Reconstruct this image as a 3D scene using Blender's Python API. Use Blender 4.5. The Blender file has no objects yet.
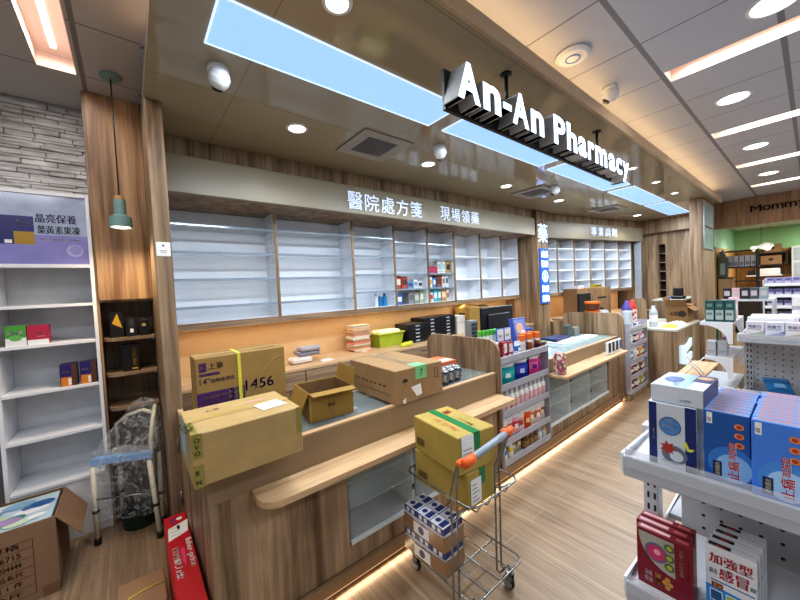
import bpy, math, random
from mathutils import Matrix, Vector
random.seed(7)
SC = bpy.context.scene
COL = SC.collection
PI = math.pi
ORD = ['first', 'second', 'third', 'fourth', 'fifth', 'sixth', 'seventh', 'eighth', 'ninth', 'tenth', 'eleventh', 'twelfth']

# ------------------------------------------------------------------ materials
def lin(h):
    h = h.lstrip('#')
    o = []
    for i in (0, 2, 4):
        c = int(h[i:i + 2], 16) / 255
        o.append(c / 12.92 if c <= .04045 else ((c + .055) / 1.055) ** 2.4)
    return (*o, 1)

MATS = {}
def nodes(name):
    m = bpy.data.materials.new(name); m.use_nodes = True
    nt = m.node_tree
    return m, nt, nt.nodes['Principled BSDF']

def flat(h, rough=.5, metal=0, bump=0, var=.06, spec=.5):
    key = ('flat', h, rough, metal, bump, var, spec)
    if key in MATS: return MATS[key]
    m, nt, b = nodes('paint_' + h.lstrip('#'))
    tc = nt.nodes.new('ShaderNodeTexCoord'); n = nt.nodes.new('ShaderNodeTexNoise')
    n.inputs['Scale'].default_value = 9; n.inputs['Detail'].default_value = 3
    nt.links.new(tc.outputs['Object'], n.inputs['Vector'])
    r = nt.nodes.new('ShaderNodeValToRGB')
    c = lin(h)
    r.color_ramp.elements[0].position = .3; r.color_ramp.elements[1].position = .7
    r.color_ramp.elements[0].color = (*[x * (1 - var) for x in c[:3]], 1)
    r.color_ramp.elements[1].color = (*[min(1, x * (1 + var)) for x in c[:3]], 1)
    nt.links.new(n.outputs['Fac'], r.inputs['Fac']); nt.links.new(r.outputs['Color'], b.inputs['Base Color'])
    b.inputs['Roughness'].default_value = rough; b.inputs['Metallic'].default_value = metal
    b.inputs['Specular IOR Level'].default_value = spec
    if bump:
        n2 = nt.nodes.new('ShaderNodeTexNoise'); n2.inputs['Scale'].default_value = 60
        nt.links.new(tc.outputs['Object'], n2.inputs['Vector'])
        bp = nt.nodes.new('ShaderNodeBump'); bp.inputs['Strength'].default_value = bump; bp.inputs['Distance'].default_value = .01
        nt.links.new(n2.outputs['Fac'], bp.inputs['Height']); nt.links.new(bp.outputs['Normal'], b.inputs['Normal'])
    MATS[key] = m
    return m

def glow(h, s, base=None):
    key = ('glow', h, s)
    if key in MATS: return MATS[key]
    m, nt, b = nodes('lit_' + h.lstrip('#'))
    b.inputs['Base Color'].default_value = lin(base or h)
    b.inputs['Emission Color'].default_value = lin(h)
    b.inputs['Emission Strength'].default_value = s
    b.inputs['Roughness'].default_value = .5
    MATS[key] = m
    return m

def wood(name, dark, light, axis='z', across=16, along=1.1, rough=.45, fine=.35):
    m, nt, b = nodes(name)
    tc = nt.nodes.new('ShaderNodeTexCoord'); mp = nt.nodes.new('ShaderNodeMapping')
    s = [across] * 3; s['xyz'.index(axis)] = along
    mp.inputs['Scale'].default_value = s
    nt.links.new(tc.outputs['Object'], mp.inputs['Vector'])
    n = nt.nodes.new('ShaderNodeTexNoise'); n.inputs['Scale'].default_value = 1; n.inputs['Detail'].default_value = 5
    n.inputs['Roughness'].default_value = .6; n.inputs['Distortion'].default_value = .7
    nt.links.new(mp.outputs['Vector'], n.inputs['Vector'])
    mp2 = nt.nodes.new('ShaderNodeMapping'); s2 = [across * 7] * 3; s2['xyz'.index(axis)] = along * 2.5
    mp2.inputs['Scale'].default_value = s2
    nt.links.new(tc.outputs['Object'], mp2.inputs['Vector'])
    n2 = nt.nodes.new('ShaderNodeTexNoise'); n2.inputs['Scale'].default_value = 1; n2.inputs['Detail'].default_value = 3
    nt.links.new(mp2.outputs['Vector'], n2.inputs['Vector'])
    mx = nt.nodes.new('ShaderNodeMix'); mx.data_type = 'FLOAT'; mx.inputs[0].default_value = fine
    nt.links.new(n.outputs['Fac'], mx.inputs[2]); nt.links.new(n2.outputs['Fac'], mx.inputs[3])
    r = nt.nodes.new('ShaderNodeValToRGB')
    r.color_ramp.elements[0].position = .38; r.color_ramp.elements[1].position = .62
    r.color_ramp.elements[0].color = lin(dark); r.color_ramp.elements[1].color = lin(light)
    nt.links.new(mx.outputs[0], r.inputs['Fac']); nt.links.new(r.outputs['Color'], b.inputs['Base Color'])
    b.inputs['Roughness'].default_value = rough
    return m

def floor_mat():
    m, nt, b = nodes('floor_oak_planks')
    tc = nt.nodes.new('ShaderNodeTexCoord'); mp = nt.nodes.new('ShaderNodeMapping')
    mp.inputs['Rotation'].default_value = (0, 0, PI / 2)
    nt.links.new(tc.outputs['Object'], mp.inputs['Vector'])
    br = nt.nodes.new('ShaderNodeTexBrick')
    br.inputs['Scale'].default_value = 1; br.inputs['Brick Width'].default_value = 1.22; br.inputs['Row Height'].default_value = .185
    br.inputs['Mortar Size'].default_value = .002; br.inputs['Mortar Smooth'].default_value = .2; br.offset = .37
    br.inputs['Color1'].default_value = lin('#a18b73'); br.inputs['Color2'].default_value = lin('#947f69'); br.inputs['Mortar'].default_value = lin('#b9a58d')
    nt.links.new(mp.outputs['Vector'], br.inputs['Vector'])
    mp2 = nt.nodes.new('ShaderNodeMapping'); mp2.inputs['Scale'].default_value = (26, 1.6, 1)
    nt.links.new(tc.outputs['Object'], mp2.inputs['Vector'])
    n = nt.nodes.new('ShaderNodeTexNoise'); n.inputs['Scale'].default_value = 1; n.inputs['Detail'].default_value = 6; n.inputs['Distortion'].default_value = 1.2
    nt.links.new(mp2.outputs['Vector'], n.inputs['Vector'])
    r = nt.nodes.new('ShaderNodeValToRGB'); r.color_ramp.elements[0].position = .3; r.color_ramp.elements[1].position = .7
    r.color_ramp.elements[0].color = (.62, .58, .53, 1); r.color_ramp.elements[1].color = (1.12, 1.1, 1.08, 1)
    nt.links.new(n.outputs['Fac'], r.inputs['Fac'])
    mx = nt.nodes.new('ShaderNodeMix'); mx.data_type = 'RGBA'; mx.blend_type = 'MULTIPLY'; mx.inputs[0].default_value = 1
    nt.links.new(br.outputs['Color'], mx.inputs[6]); nt.links.new(r.outputs['Color'], mx.inputs[7])
    nt.links.new(mx.outputs[2], b.inputs['Base Color'])
    b.inputs['Roughness'].default_value = .38
    return m

def lines_mat(name, base, line, wide, thin, rough=.6, var=.03):
    """flat ceiling board; wide = (axis, origin, period, width), thin likewise"""
    m, nt, b = nodes(name)
    tc = nt.nodes.new('ShaderNodeTexCoord'); sx = nt.nodes.new('ShaderNodeSeparateXYZ')
    nt.links.new(tc.outputs['Object'], sx.inputs[0])
    def mask(axis, o, p, w):
        a = nt.nodes.new('ShaderNodeMath'); a.operation = 'SUBTRACT'; a.inputs[1].default_value = o - p / 2
        nt.links.new(sx.outputs[axis], a.inputs[0])
        d = nt.nodes.new('ShaderNodeMath'); d.operation = 'FLOORED_MODULO'; d.inputs[1].default_value = p
        nt.links.new(a.outputs[0], d.inputs[0])
        c = nt.nodes.new('ShaderNodeMath'); c.operation = 'COMPARE'; c.inputs[1].default_value = p / 2; c.inputs[2].default_value = w / 2
        nt.links.new(d.outputs[0], c.inputs[0])
        return c
    ms = [mask(*q) for q in (wide, thin) if q]
    o = ms[0]
    if len(ms) > 1:
        o = nt.nodes.new('ShaderNodeMath'); o.operation = 'MAXIMUM'
        nt.links.new(ms[0].outputs[0], o.inputs[0]); nt.links.new(ms[1].outputs[0], o.inputs[1])
    n = nt.nodes.new('ShaderNodeTexNoise'); n.inputs['Scale'].default_value = 160
    nt.links.new(tc.outputs['Object'], n.inputs['Vector'])
    r = nt.nodes.new('ShaderNodeValToRGB'); c = lin(base)
    r.color_ramp.elements[0].color = (*[x * (1 - var) for x in c[:3]], 1); r.color_ramp.elements[1].color = (*[x * (1 + var) for x in c[:3]], 1)
    nt.links.new(n.outputs['Fac'], r.inputs['Fac'])
    mx = nt.nodes.new('ShaderNodeMix'); mx.data_type = 'RGBA'; mx.inputs[7].default_value = lin(line)
    nt.links.new(o.outputs[0], mx.inputs[0]); nt.links.new(r.outputs['Color'], mx.inputs[6])
    nt.links.new(mx.outputs[2], b.inputs['Base Color'])
    b.inputs['Roughness'].default_value = rough
    return m

def glass_mat(name, tint='#e8f2f2', alpha=.12, rough=.03):
    m, nt, b = nodes(name)
    b.inputs['Base Color'].default_value = lin(tint); b.inputs['Roughness'].default_value = rough
    b.inputs['Alpha'].default_value = alpha; b.inputs['Specular IOR Level'].default_value = .8
    return m

def speckle(name, cols, scale=30, rough=.4):
    m, nt, b = nodes(name)
    tc = nt.nodes.new('ShaderNodeTexCoord'); v = nt.nodes.new('ShaderNodeTexVoronoi'); v.inputs['Scale'].default_value = scale
    nt.links.new(tc.outputs['Object'], v.inputs['Vector'])
    sp = nt.nodes.new('ShaderNodeSeparateColor'); nt.links.new(v.outputs['Color'], sp.inputs[0])
    r = nt.nodes.new('ShaderNodeValToRGB'); r.color_ramp.interpolation = 'CONSTANT'
    while len(r.color_ramp.elements) < len(cols): r.color_ramp.elements.new(.5)
    for i, c in enumerate(cols):
        r.color_ramp.elements[i].position = i / len(cols); r.color_ramp.elements[i].color = lin(c)
    nt.links.new(sp.outputs[0], r.inputs['Fac']); nt.links.new(r.outputs['Color'], b.inputs['Base Color'])
    b.inputs['Roughness'].default_value = rough
    return m

def stone_mat():
    m, nt, b = nodes('stacked_stone')
    tc = nt.nodes.new('ShaderNodeTexCoord')
    mp = nt.nodes.new('ShaderNodeMapping'); mp.inputs['Scale'].default_value = (5, 5, 22)
    nt.links.new(tc.outputs['Object'], mp.inputs['Vector'])
    n = nt.nodes.new('ShaderNodeTexNoise'); n.inputs['Scale'].default_value = 1.2; n.inputs['Detail'].default_value = 6
    nt.links.new(mp.outputs['Vector'], n.inputs['Vector'])
    r = nt.nodes.new('ShaderNodeValToRGB'); r.color_ramp.elements[0].position = .3; r.color_ramp.elements[1].position = .7
    r.color_ramp.elements[0].color = lin('#a9a7a6'); r.color_ramp.elements[1].color = lin('#f0efee')
    nt.links.new(n.outputs['Fac'], r.inputs['Fac']); nt.links.new(r.outputs['Color'], b.inputs['Base Color'])
    bp = nt.nodes.new('ShaderNodeBump'); bp.inputs['Strength'].default_value = .6; bp.inputs['Distance'].default_value = .02
    nt.links.new(n.outputs['Fac'], bp.inputs['Height']); nt.links.new(bp.outputs['Normal'], b.inputs['Normal'])
    b.inputs['Roughness'].default_value = .85
    return m

W_DARK = wood('walnut_laminate', '#66523e', '#b1977a', across=8, along=.6, fine=.25)
W_NICHE = wood('niche_laminate', '#74553a', '#bd9a74', across=8, along=.6)
W_X = wood('laminate_along', '#6c5845', '#ab9176', axis='x')
W_LEDGE = wood('ledge_oak', '#b08f6c', '#d2b48e', axis='x', across=22)
W_BEAM = wood('beam_laminate', '#84654b', '#b18d68')
W_BAMBOO = wood('bamboo_wall', '#a8793f', '#d0a062', across=24)
TAN = flat('#8f7a60', .42, var=.03)
SOFFIT = lines_mat('soffit_gloss', '#a39a86', '#746b5a', (0, .585, 1.22, .004), (1, 2.29, 1.22, .004), rough=.07, var=.0)
HEADER = flat('#958b76', .3, var=.02)
WHITE = flat('#dfe2e6', .4, var=.02)
CABWHITE = flat('#eef2f8', .35, var=.02)
OFFWHITE = flat('#c9c8c6', .5, var=.03)
CHROME = flat('#c8ccd0', .18, 1)
STEEL = flat('#8d9296', .3, 1)
BLACK = flat('#17171a', .4)
DKGREY = flat('#3a3b3e', .5)
GREY = flat('#85878a', .5)
LGREY = flat('#aeb0b6', .4)
CARD = flat('#aa9060', .75, var=.08)
CARD2 = flat('#9a7c58', .75, var=.08)
CARDY = flat('#a8924a', .72, var=.08)
CARDB = flat('#8f6f4f', .8, var=.08)
CARDIN = flat('#7c5f3d', .8, var=.1)
TAPE = flat('#a98a50', .25, var=.1)
PAPER = flat('#e6e6e6', .6, var=.02)
INK = flat('#2b241c', .7)
BROWNINK = flat('#5c4128', .7)
GLASS = glass_mat('clear_glass')
GLASSB = glass_mat('case_glass', '#cfe0e0', .16)
ACRYL = glass_mat('clear_acrylic', '#dfe4ea', .3, .1)
def film_mat():
    m = glass_mat('plastic_film', '#e6ecf0', .1, .1); nt = m.node_tree; b = nt.nodes['Principled BSDF']
    tc = nt.nodes.new('ShaderNodeTexCoord'); n = nt.nodes.new('ShaderNodeTexNoise'); n.inputs['Scale'].default_value = 14; n.inputs['Detail'].default_value = 4; n.inputs['Distortion'].default_value = 2.5
    nt.links.new(tc.outputs['Object'], n.inputs['Vector'])
    r = nt.nodes.new('ShaderNodeValToRGB'); r.color_ramp.elements[0].position = .46; r.color_ramp.elements[0].color = (.05, .05, .05, 1); r.color_ramp.elements[1].position = .66; r.color_ramp.elements[1].color = (.34, .34, .34, 1)
    nt.links.new(n.outputs['Fac'], r.inputs['Fac']); nt.links.new(r.outputs['Color'], b.inputs['Alpha'])
    bp = nt.nodes.new('ShaderNodeBump'); bp.inputs['Strength'].default_value = .9; bp.inputs['Distance'].default_value = .03
    nt.links.new(n.outputs['Fac'], bp.inputs['Height']); nt.links.new(bp.outputs['Normal'], b.inputs['Normal'])
    return m
FILM = film_mat()

# ------------------------------------------------------------------ mesh builder
TXT = {}
def text_geo(s, bold=0.0):
    key = (s, bold)
    if key in TXT: return TXT[key]
    cu = bpy.data.curves.new('t', 'FONT'); cu.body = s; cu.size = 1; cu.resolution_u = 3; cu.offset = bold
    ob = bpy.data.objects.new('t', cu); COL.objects.link(ob)
    dg = bpy.context.evaluated_depsgraph_get(); dg.update()
    me = bpy.data.meshes.new_from_object(ob.evaluated_get(dg))
    vs = [(v.co.x, v.co.y) for v in me.vertices]; fs = [tuple(p.vertices) for p in me.polygons]
    bpy.data.objects.remove(ob); bpy.data.curves.remove(cu); bpy.data.meshes.remove(me)
    if not vs: vs, fs = [(0, 0), (1, 0), (1, 1)], [(0, 1, 2)]
    x0 = min(v[0] for v in vs); x1 = max(v[0] for v in vs); y0 = min(v[1] for v in vs); y1 = max(v[1] for v in vs)
    TXT[key] = ([((x - x0), (y - y0)) for x, y in vs], fs, max(1e-4, x1 - x0), max(1e-4, y1 - y0))
    return TXT[key]

def face_frame(lo, hi, f):
    x0, y0, z0 = lo; x1, y1, z1 = hi
    V = Vector
    return {'-y': (V((x0, y0, z0)), V((x1 - x0, 0, 0)), V((0, 0, z1 - z0)), V((0, -1, 0))),
            '+y': (V((x1, y1, z0)), V((x0 - x1, 0, 0)), V((0, 0, z1 - z0)), V((0, 1, 0))),
            '-x': (V((x0, y1, z0)), V((0, y0 - y1, 0)), V((0, 0, z1 - z0)), V((-1, 0, 0))),
            '+x': (V((x1, y0, z0)), V((0, y1 - y0, 0)), V((0, 0, z1 - z0)), V((1, 0, 0))),
            '+z': (V((x0, y0, z1)), V((x1 - x0, 0, 0)), V((0, y1 - y0, 0)), V((0, 0, 1))),
            '-z': (V((x0, y1, z0)), V((x1 - x0, 0, 0)), V((0, y0 - y1, 0)), V((0, 0, -1)))}[f]

class M:
    def __init__(s):
        s.v = []; s.f = []; s.mi = []; s.mats = []; s.smooth = []; s.T = Matrix.Identity(4)
    def slot(s, m):
        if m not in s.mats: s.mats.append(m)
        return s.mats.index(m)
    def add(s, vs, fs, m, smooth=False):
        b = len(s.v); k = s.slot(m)
        s.v += [tuple(s.T @ Vector(v)) for v in vs]
        for f in fs:
            s.f.append(tuple(b + i for i in f)); s.mi.append(k); s.smooth.append(smooth)
        return s
    def box(s, lo, hi, m, c=.0015):
        x0, y0, z0 = lo; x1, y1, z1 = hi
        c = min(c, (x1 - x0) * .3, (y1 - y0) * .3, (z1 - z0) * .3)
        P = []; idx = {}
        for ix in (0, 1):
            for iy in (0, 1):
                for iz in (0, 1):
                    X = (x0, x1)[ix]; Y = (y0, y1)[iy]; Z = (z0, z1)[iz]
                    dx = c * (1 - 2 * ix); dy = c * (1 - 2 * iy); dz = c * (1 - 2 * iz)
                    for a, p in enumerate(((X, Y + dy, Z + dz), (X + dx, Y, Z + dz), (X + dx, Y + dy, Z))):
                        idx[ix, iy, iz, a] = len(P); P.append(p)
        F = []
        g = lambda ix, iy, iz, a: idx[ix, iy, iz, a]
        for e in (0, 1):
            F.append([g(e, 0, 0, 0), g(e, 1, 0, 0), g(e, 1, 1, 0), g(e, 0, 1, 0)][::(1 if e else -1)])
            F.append([g(0, e, 0, 1), g(1, e, 0, 1), g(1, e, 1, 1), g(0, e, 1, 1)][::(-1 if e else 1)])
            F.append([g(0, 0, e, 2), g(1, 0, e, 2), g(1, 1, e, 2), g(0, 1, e, 2)][::(1 if e else -1)])
        for a in (0, 1):
            for b in (0, 1):
                F.append([g(a, b, 0, 0), g(a, b, 1, 0), g(a, b, 1, 1), g(a, b, 0, 1)])
                F.append([g(a, 0, b, 0), g(a, 1, b, 0), g(a, 1, b, 2), g(a, 0, b, 2)])
                F.append([g(0, a, b, 1), g(1, a, b, 1), g(1, a, b, 2), g(0, a, b, 2)])
                for d in (0, 1):
                    F.append([g(a, b, d, 0), g(a, b, d, 1), g(a, b, d, 2)])
        # fix winding so that every face looks outward
        cc = Vector(((x0 + x1) / 2, (y0 + y1) / 2, (z0 + z1) / 2)); out = []
        for f in F:
            p = [Vector(P[i]) for i in f]
            n = (p[1] - p[0]).cross(p[2] - p[0])
            if n.dot(sum(p, Vector()) / len(p) - cc) < 0: f = f[::-1]
            out.append(tuple(f))
        return s.add(P, out, m)
    def quad(s, a, b, c, d, m):
        return s.add([a, b, c, d], [(0, 1, 2, 3)], m)
    def slab(s, pts, n, m):
        """polygon pts extruded by vector n"""
        k = len(pts); n = Vector(n); p2 = [tuple(Vector(p) + n) for p in pts]
        fs = [tuple(range(k))[::-1], tuple(range(k, 2 * k))] + [(i, (i + 1) % k, k + (i + 1) % k, k + i) for i in range(k)]
        a = [Vector(p) for p in pts]
        nn = Vector()
        for i in range(1, k - 1): nn += (a[i] - a[0]).cross(a[i + 1] - a[0])
        if nn.dot(n) < 0: fs = [f[::-1] for f in fs]
        return s.add(list(pts) + p2, fs, m)
    def tube(s, pts, r, m, k=8, closed=False, cap=True):
        pts = [Vector(p) for p in pts]; n = len(pts); rings = []; up = None
        for i, p in enumerate(pts):
            if closed: t = pts[(i + 1) % n] - pts[i - 1]
            else: t = pts[min(i + 1, n - 1)] - pts[max(i - 1, 0)]
            t.normalize()
            if up is None: up = t.orthogonal().normalized()
            up = (up - t * up.dot(t))
            up = up.normalized() if up.length > 1e-6 else t.orthogonal().normalized()
            w = t.cross(up)
            rr = r[i] if isinstance(r, (list, tuple)) else r
            rings.append([tuple(p + (up * math.cos(2 * PI * j / k) + w * math.sin(2 * PI * j / k)) * rr) for j in range(k)])
        V = [v for ring in rings for v in ring]; F = []
        for i in range(n if closed else n - 1):
            a = i * k; b = ((i + 1) % n) * k
            F += [(a + j, a + (j + 1) % k, b + (j + 1) % k, b + j) for j in range(k)]
        if cap and not closed: F += [tuple(range(k))[::-1], tuple(range((n - 1) * k, n * k))]
        return s.add(V, F, m, True)
    def lathe(s, prof, c, m, k=16, mats=None):
        """prof: [(r, z)] about a vertical axis through c; mats optional list per segment"""
        for i in range(len(prof) - 1):
            (r0, z0), (r1, z1) = prof[i], prof[i + 1]
            V = []; F = []
            for j in range(k):
                a = 2 * PI * j / k
                V += [(c[0] + r0 * math.cos(a), c[1] + r0 * math.sin(a), c[2] + z0), (c[0] + r1 * math.cos(a), c[1] + r1 * math.sin(a), c[2] + z1)]
            for j in range(k):
                q = (j + 1) % k
                F.append((2 * j, 2 * q, 2 * q + 1, 2 * j + 1))
            s.add(V, F, mats[i] if mats else m, True)
        return s
    def disc(s, c, r, n, m, k=16, sx=1):
        n = Vector(n).normalized(); u = Vector((0, 0, 1)).cross(n)
        u = Vector((1, 0, 0)) if u.length < 1e-5 else u.normalized()
        w = n.cross(u); c = Vector(c)
        return s.add([tuple(c + u * r * sx * math.cos(2 * PI * j / k) + w * r * math.sin(2 * PI * j / k)) for j in range(k)], [tuple(range(k))], m)
    def text(s, t, o, U, Vv, h, m, w=None, bold=0.0, depth=0, fit=None, hard=False):
        """text t, lower-left at o, unit directions U (reading) and Vv (up), height h, optional forced width w"""
        if bold and not hard:
            b = min(bold, .045) * h
            for k in (-1, 1): s.text(t, Vector(o) + Vector(U).normalized() * (k * b), U, Vv, h, m, w=w, depth=depth, fit=fit)
            return s
        vs, fs, tw, th = text_geo(t, bold)
        o = Vector(o); U = Vector(U).normalized(); Vv = Vector(Vv).normalized()
        sy = h / th; sx = (w / tw) if w else sy
        pts = [tuple(o + U * (x * sx) + Vv * (y * sy)) for x, y in vs]
        if not depth: return s.add(pts, fs, m)
        N = U.cross(Vv) * depth
        front = [tuple(Vector(p) + N) for p in pts]
        s.add(front, fs, m)
        cnt = {}
        for f in fs:
            for i in range(len(f)):
                e = (f[i], f[(i + 1) % len(f)]); cnt[e] = 1
        side = [e for e in cnt if (e[1], e[0]) not in cnt]
        V = []; F = []
        for a, b in side:
            q = len(V); V += [pts[a], pts[b], front[b], front[a]]; F.append((q, q + 1, q + 2, q + 3))
        s.add(V, F, fit or m)
        return s
    # decals on a box face, fractions of the face; eps lifts them off
    def decal(s, lo, hi, f, u0, v0, u1, v1, m, eps=.0006):
        o, U, V, N = face_frame(lo, hi, f); o = o + N * eps
        return s.quad(*[tuple(o + U * u + V * v) for u, v in ((u0, v0), (u1, v0), (u1, v1), (u0, v1))], m)
    def dtext(s, lo, hi, f, u, v, h, t, m, w=None, bold=.012, eps=.0011, rot=0):
        """text on a face: u, v fractions; h and w as fractions of the face height / width"""
        o, U, V, N = face_frame(lo, hi, f); p = o + N * eps + U * u + V * v
        if rot == 0: return s.text(t, p, U, V, h * V.length, m, w=w * U.length if w else None, bold=bold)
        return s.text(t, p, V, -U, h * U.length, m, w=w * V.length if w else None, bold=bold)  # rotated 90 deg, reading upward
    def ddisc(s, lo, hi, f, u, v, r, m, sx=1, eps=.0009):
        o, U, V, N = face_frame(lo, hi, f); p = o + N * eps + U * u + V * v
        Un = U.normalized(); Vn = V.normalized(); k = 18
        return s.add([tuple(p + Un * r * sx * math.cos(2 * PI * j / k) + Vn * r * math.sin(2 * PI * j / k)) for j in range(k)], [tuple(range(k))], m)
    def build(s, name, parent=None, **tags):
        me = bpy.data.meshes.new(name); me.from_pydata(s.v, [], s.f)
        for m in s.mats: me.materials.append(m)
        me.polygons.foreach_set('material_index', s.mi); me.polygons.foreach_set('use_smooth', s.smooth); me.update()
        o = bpy.data.objects.new(name, me); COL.objects.link(o)
        if parent is not None: o.parent = parent
        for k, v in tags.items(): o[k] = v
        return o

def thing(name, label, cat, loc=(0, 0, 0), rotz=0, group=None):
    o = bpy.data.objects.new(name, None); COL.objects.link(o); o.empty_display_size = .05
    o.location = loc; o.rotation_euler = (0, 0, rotz); o['label'] = label; o['category'] = cat
    if group: o['group'] = group
    return o

def tag(o, label, cat, group=None, loc=None, rotz=None):
    o['label'] = label; o['category'] = cat
    if group: o['group'] = group
    if loc is not None: o.location = loc
    if rotz is not None: o.rotation_euler = (0, 0, rotz)
    return o

def dup(root, label, loc=None, rotz=None, group=None, scale=None):
    r = root.copy(); COL.objects.link(r); r['label'] = label
    if loc is not None: r.location = loc
    if rotz is not None: r.rotation_euler = (0, 0, rotz)
    if scale is not None: r.scale = scale
    if group: r['group'] = group
    for ch in list(root.children):
        c = ch.copy(); COL.objects.link(c); c.parent = r
        for g in list(ch.children):
            d = g.copy(); COL.objects.link(d); d.parent = c
    return r

def struct(name, m, parent=None):
    o = m.build(name, parent)
    if parent is None: o['kind'] = 'structure'
    return o

def lamp(name, kind, loc, energy, color, parent=None, size=None, size_y=None, rot=(0, 0, 0), spot=None, blend=.6, soft=.05):
    l = bpy.data.lights.new(name, kind); l.energy = energy; l.color = color
    if kind == 'AREA':
        l.shape = 'RECTANGLE'; l.size = size; l.size_y = size_y
    elif kind == 'SPOT':
        l.spot_size = spot; l.spot_blend = blend; l.shadow_soft_size = soft
    else: l.shadow_soft_size = soft
    o = bpy.data.objects.new(name, l); COL.objects.link(o); o.location = loc; o.rotation_euler = rot
    if parent is not None: o.parent = parent
    return o

# ------------------------------------------------------------------ camera
H = 1.62
r_ = Vector((0.77594396, -0.62894971, -0.04830348)); u_ = Vector((0.05828494, -0.00476187, 0.99828863)); f_ = Vector((0.62810336, 0.7774314, -0.03296335))
cam = bpy.data.cameras.new('camera'); cam.sensor_width = 36; cam.lens = 335.07 / 800 * 36; cam.clip_start = .02; cam.clip_end = 60
co = bpy.data.objects.new('camera', cam); COL.objects.link(co)
mw = Matrix((r_, u_, -f_)).transposed().to_4x4(); mw.translation = (0, 0, H); co.matrix_world = mw
SC.camera = co

# ------------------------------------------------------------------ setting
CZ, SZ = 3.12, 2.88
struct('floor', M().quad((-3, -3, 0), (13.2, -3, 0), (13.2, 4.4, 0), (-3, 4.4, 0), floor_mat()))

def holed(m, x0, x1, y0, y1, z, holes, mat_, up=False):
    xs = sorted({x0, x1, *[h[0] for h in holes], *[h[1] for h in holes]}); ys = sorted({y0, y1, *[h[2] for h in holes], *[h[3] for h in holes]})
    xs = [x for x in xs if x0 <= x <= x1]; ys = [y for y in ys if y0 <= y <= y1]
    for a, b in zip(xs, xs[1:]):
        for c, d in zip(ys, ys[1:]):
            if any(h[0] <= (a + b) / 2 <= h[1] and h[2] <= (c + d) / 2 <= h[3] for h in holes): continue
            q = [(a, c, z), (a, d, z), (b, d, z), (b, c, z)]
            m.quad(*(q[::-1] if up else q), mat_)
    return m
STRIPS = [(3.17, 3.36, -.85, .69, 'nearest one'), (4.97, 5.16, -.85, .69, 'second from the front'),
          (6.74, 6.93, -.85, .69, 'third from the front'), (8.52, 8.71, -.85, .69, 'farthest, before the wooden beam')]
LSTRIP = (-.36, -.18, 1.2, 3.03)
TILE_R = lines_mat('ceiling_tiles', '#b9bcc6', '#7d7f86', (1, .115, .595, .03), (0, .27, .596, .012))
TILE_L = lines_mat('ceiling_tiles_left', '#bdbab8', '#85827e', (0, -.15, .6, .025), (1, 2.47, .55, .012))
struct('ceiling', holed(M(), .14, 9.9, -3, 4.2, CZ, [s[:4] for s in STRIPS], TILE_R))
struct('ceiling_left', holed(M(), -3, .14, -3, 4.2, CZ, [LSTRIP], TILE_L))
# dropped soffit over the counters
m = M(); m.box((.14, 1.05, SZ), (8.3, 4.2, SZ + .07), SOFFIT, .001); m.box((8.3, 1.3, SZ), (9.5, 4.2, SZ + .07), SOFFIT, .001)
struct('ceiling_lower', m)
m = M(); LIP = flat('#b8a184', .35)
m.box((.14, 1.025, SZ - .001), (8.3, 1.0495, SZ + .085), LIP, .002)
struct('trim_1', m)
m = M(); COVE = glow('#ffd6a0', 17)
m.box((.3, 1.10, SZ + .072), (8.25, 1.125, SZ + .082), COVE); m.box((.165, 1.15, SZ + .072), (.185, 2.3, SZ + .082), glow('#ffd2a8', 9))
o = tag(m.build('cove_light'), 'warm hidden light strip along the top edge of the dropped ceiling', 'light')

# walls
WB = M(); WB.box((.0, 3.69, 0), (6.1, 3.8, 3.12), W_DARK); struct('wall_back', WB)
m = M(); m.box((.235, 3.10, 2.44), (5.6, 3.69, SZ), W_DARK)
struct('trim_2', m)                                      # wooden bulkhead over the first wall cabinets
m = M(); m.box((.238, 3.05, 2.44), (5.56, 3.0995, 2.73), HEADER, .004); struct('trim_3', m)
m = M(); m.box((5.58, 3.03, 0), (5.95, 3.69, SZ), W_DARK, .003); struct('wall_pillar', m)
m = M(); m.box((.145, 2.6, 0), (.235, 3.69, SZ), W_DARK, .003); struct('wall_panel', m)
# niche to the left of the panel
m = M(); m.box((-.165, 3.22, 1.64), (.145, 3.26, CZ), W_NICHE); m.box((-.165, 3.52, 0), (.145, 3.56, 1.64), W_DARK); m.box((-.18, 3.24, 0), (-.165, 3.56, CZ), W_DARK)
m.box((-.165, 3.24, 1.625), (.145, 3.52, 1.64), W_DARK)
struct('wall_niche', m)
m = M(); ST = stone_mat(); z = 2.3
m.box((-3, 3.64, 0), (-.18, 3.7, CZ), flat('#8b8886', .8))
while z < CZ:
    h = random.choice((.02, .026, .032, .04)); x = -1.3 - random.random() * .2
    while x < -.19:
        w = random.uniform(.1, .34); d = random.uniform(.0, .022)
        m.box((x, 3.58 - d, z), (min(-.182, x + w - .003), 3.64, min(CZ, z + h - .003)), ST, .004); x += w
    z += h
struct('wall_left', m)
# second (angled) bulkhead
AX, AY, AA = 5.93, 3.08, math.radians(-11.24)
m = M(); m.box((0, .05, 2.44), (3.3, .9, SZ), W_DARK); m.box((0, .75, 0), (3.3, .8, 2.44), W_DARK)
o = struct('wall_back_far', m); o.location = (AX, AY, 0); o.rotation_euler = (0, 0, AA)
m = M(); m.box((.02, 0, 2.43), (3.28, .0495, 2.73), HEADER, .004)
o = struct('trim_4', m); o.location = (AX, AY, 0); o.rotation_euler = (0, 0, AA)
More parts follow.
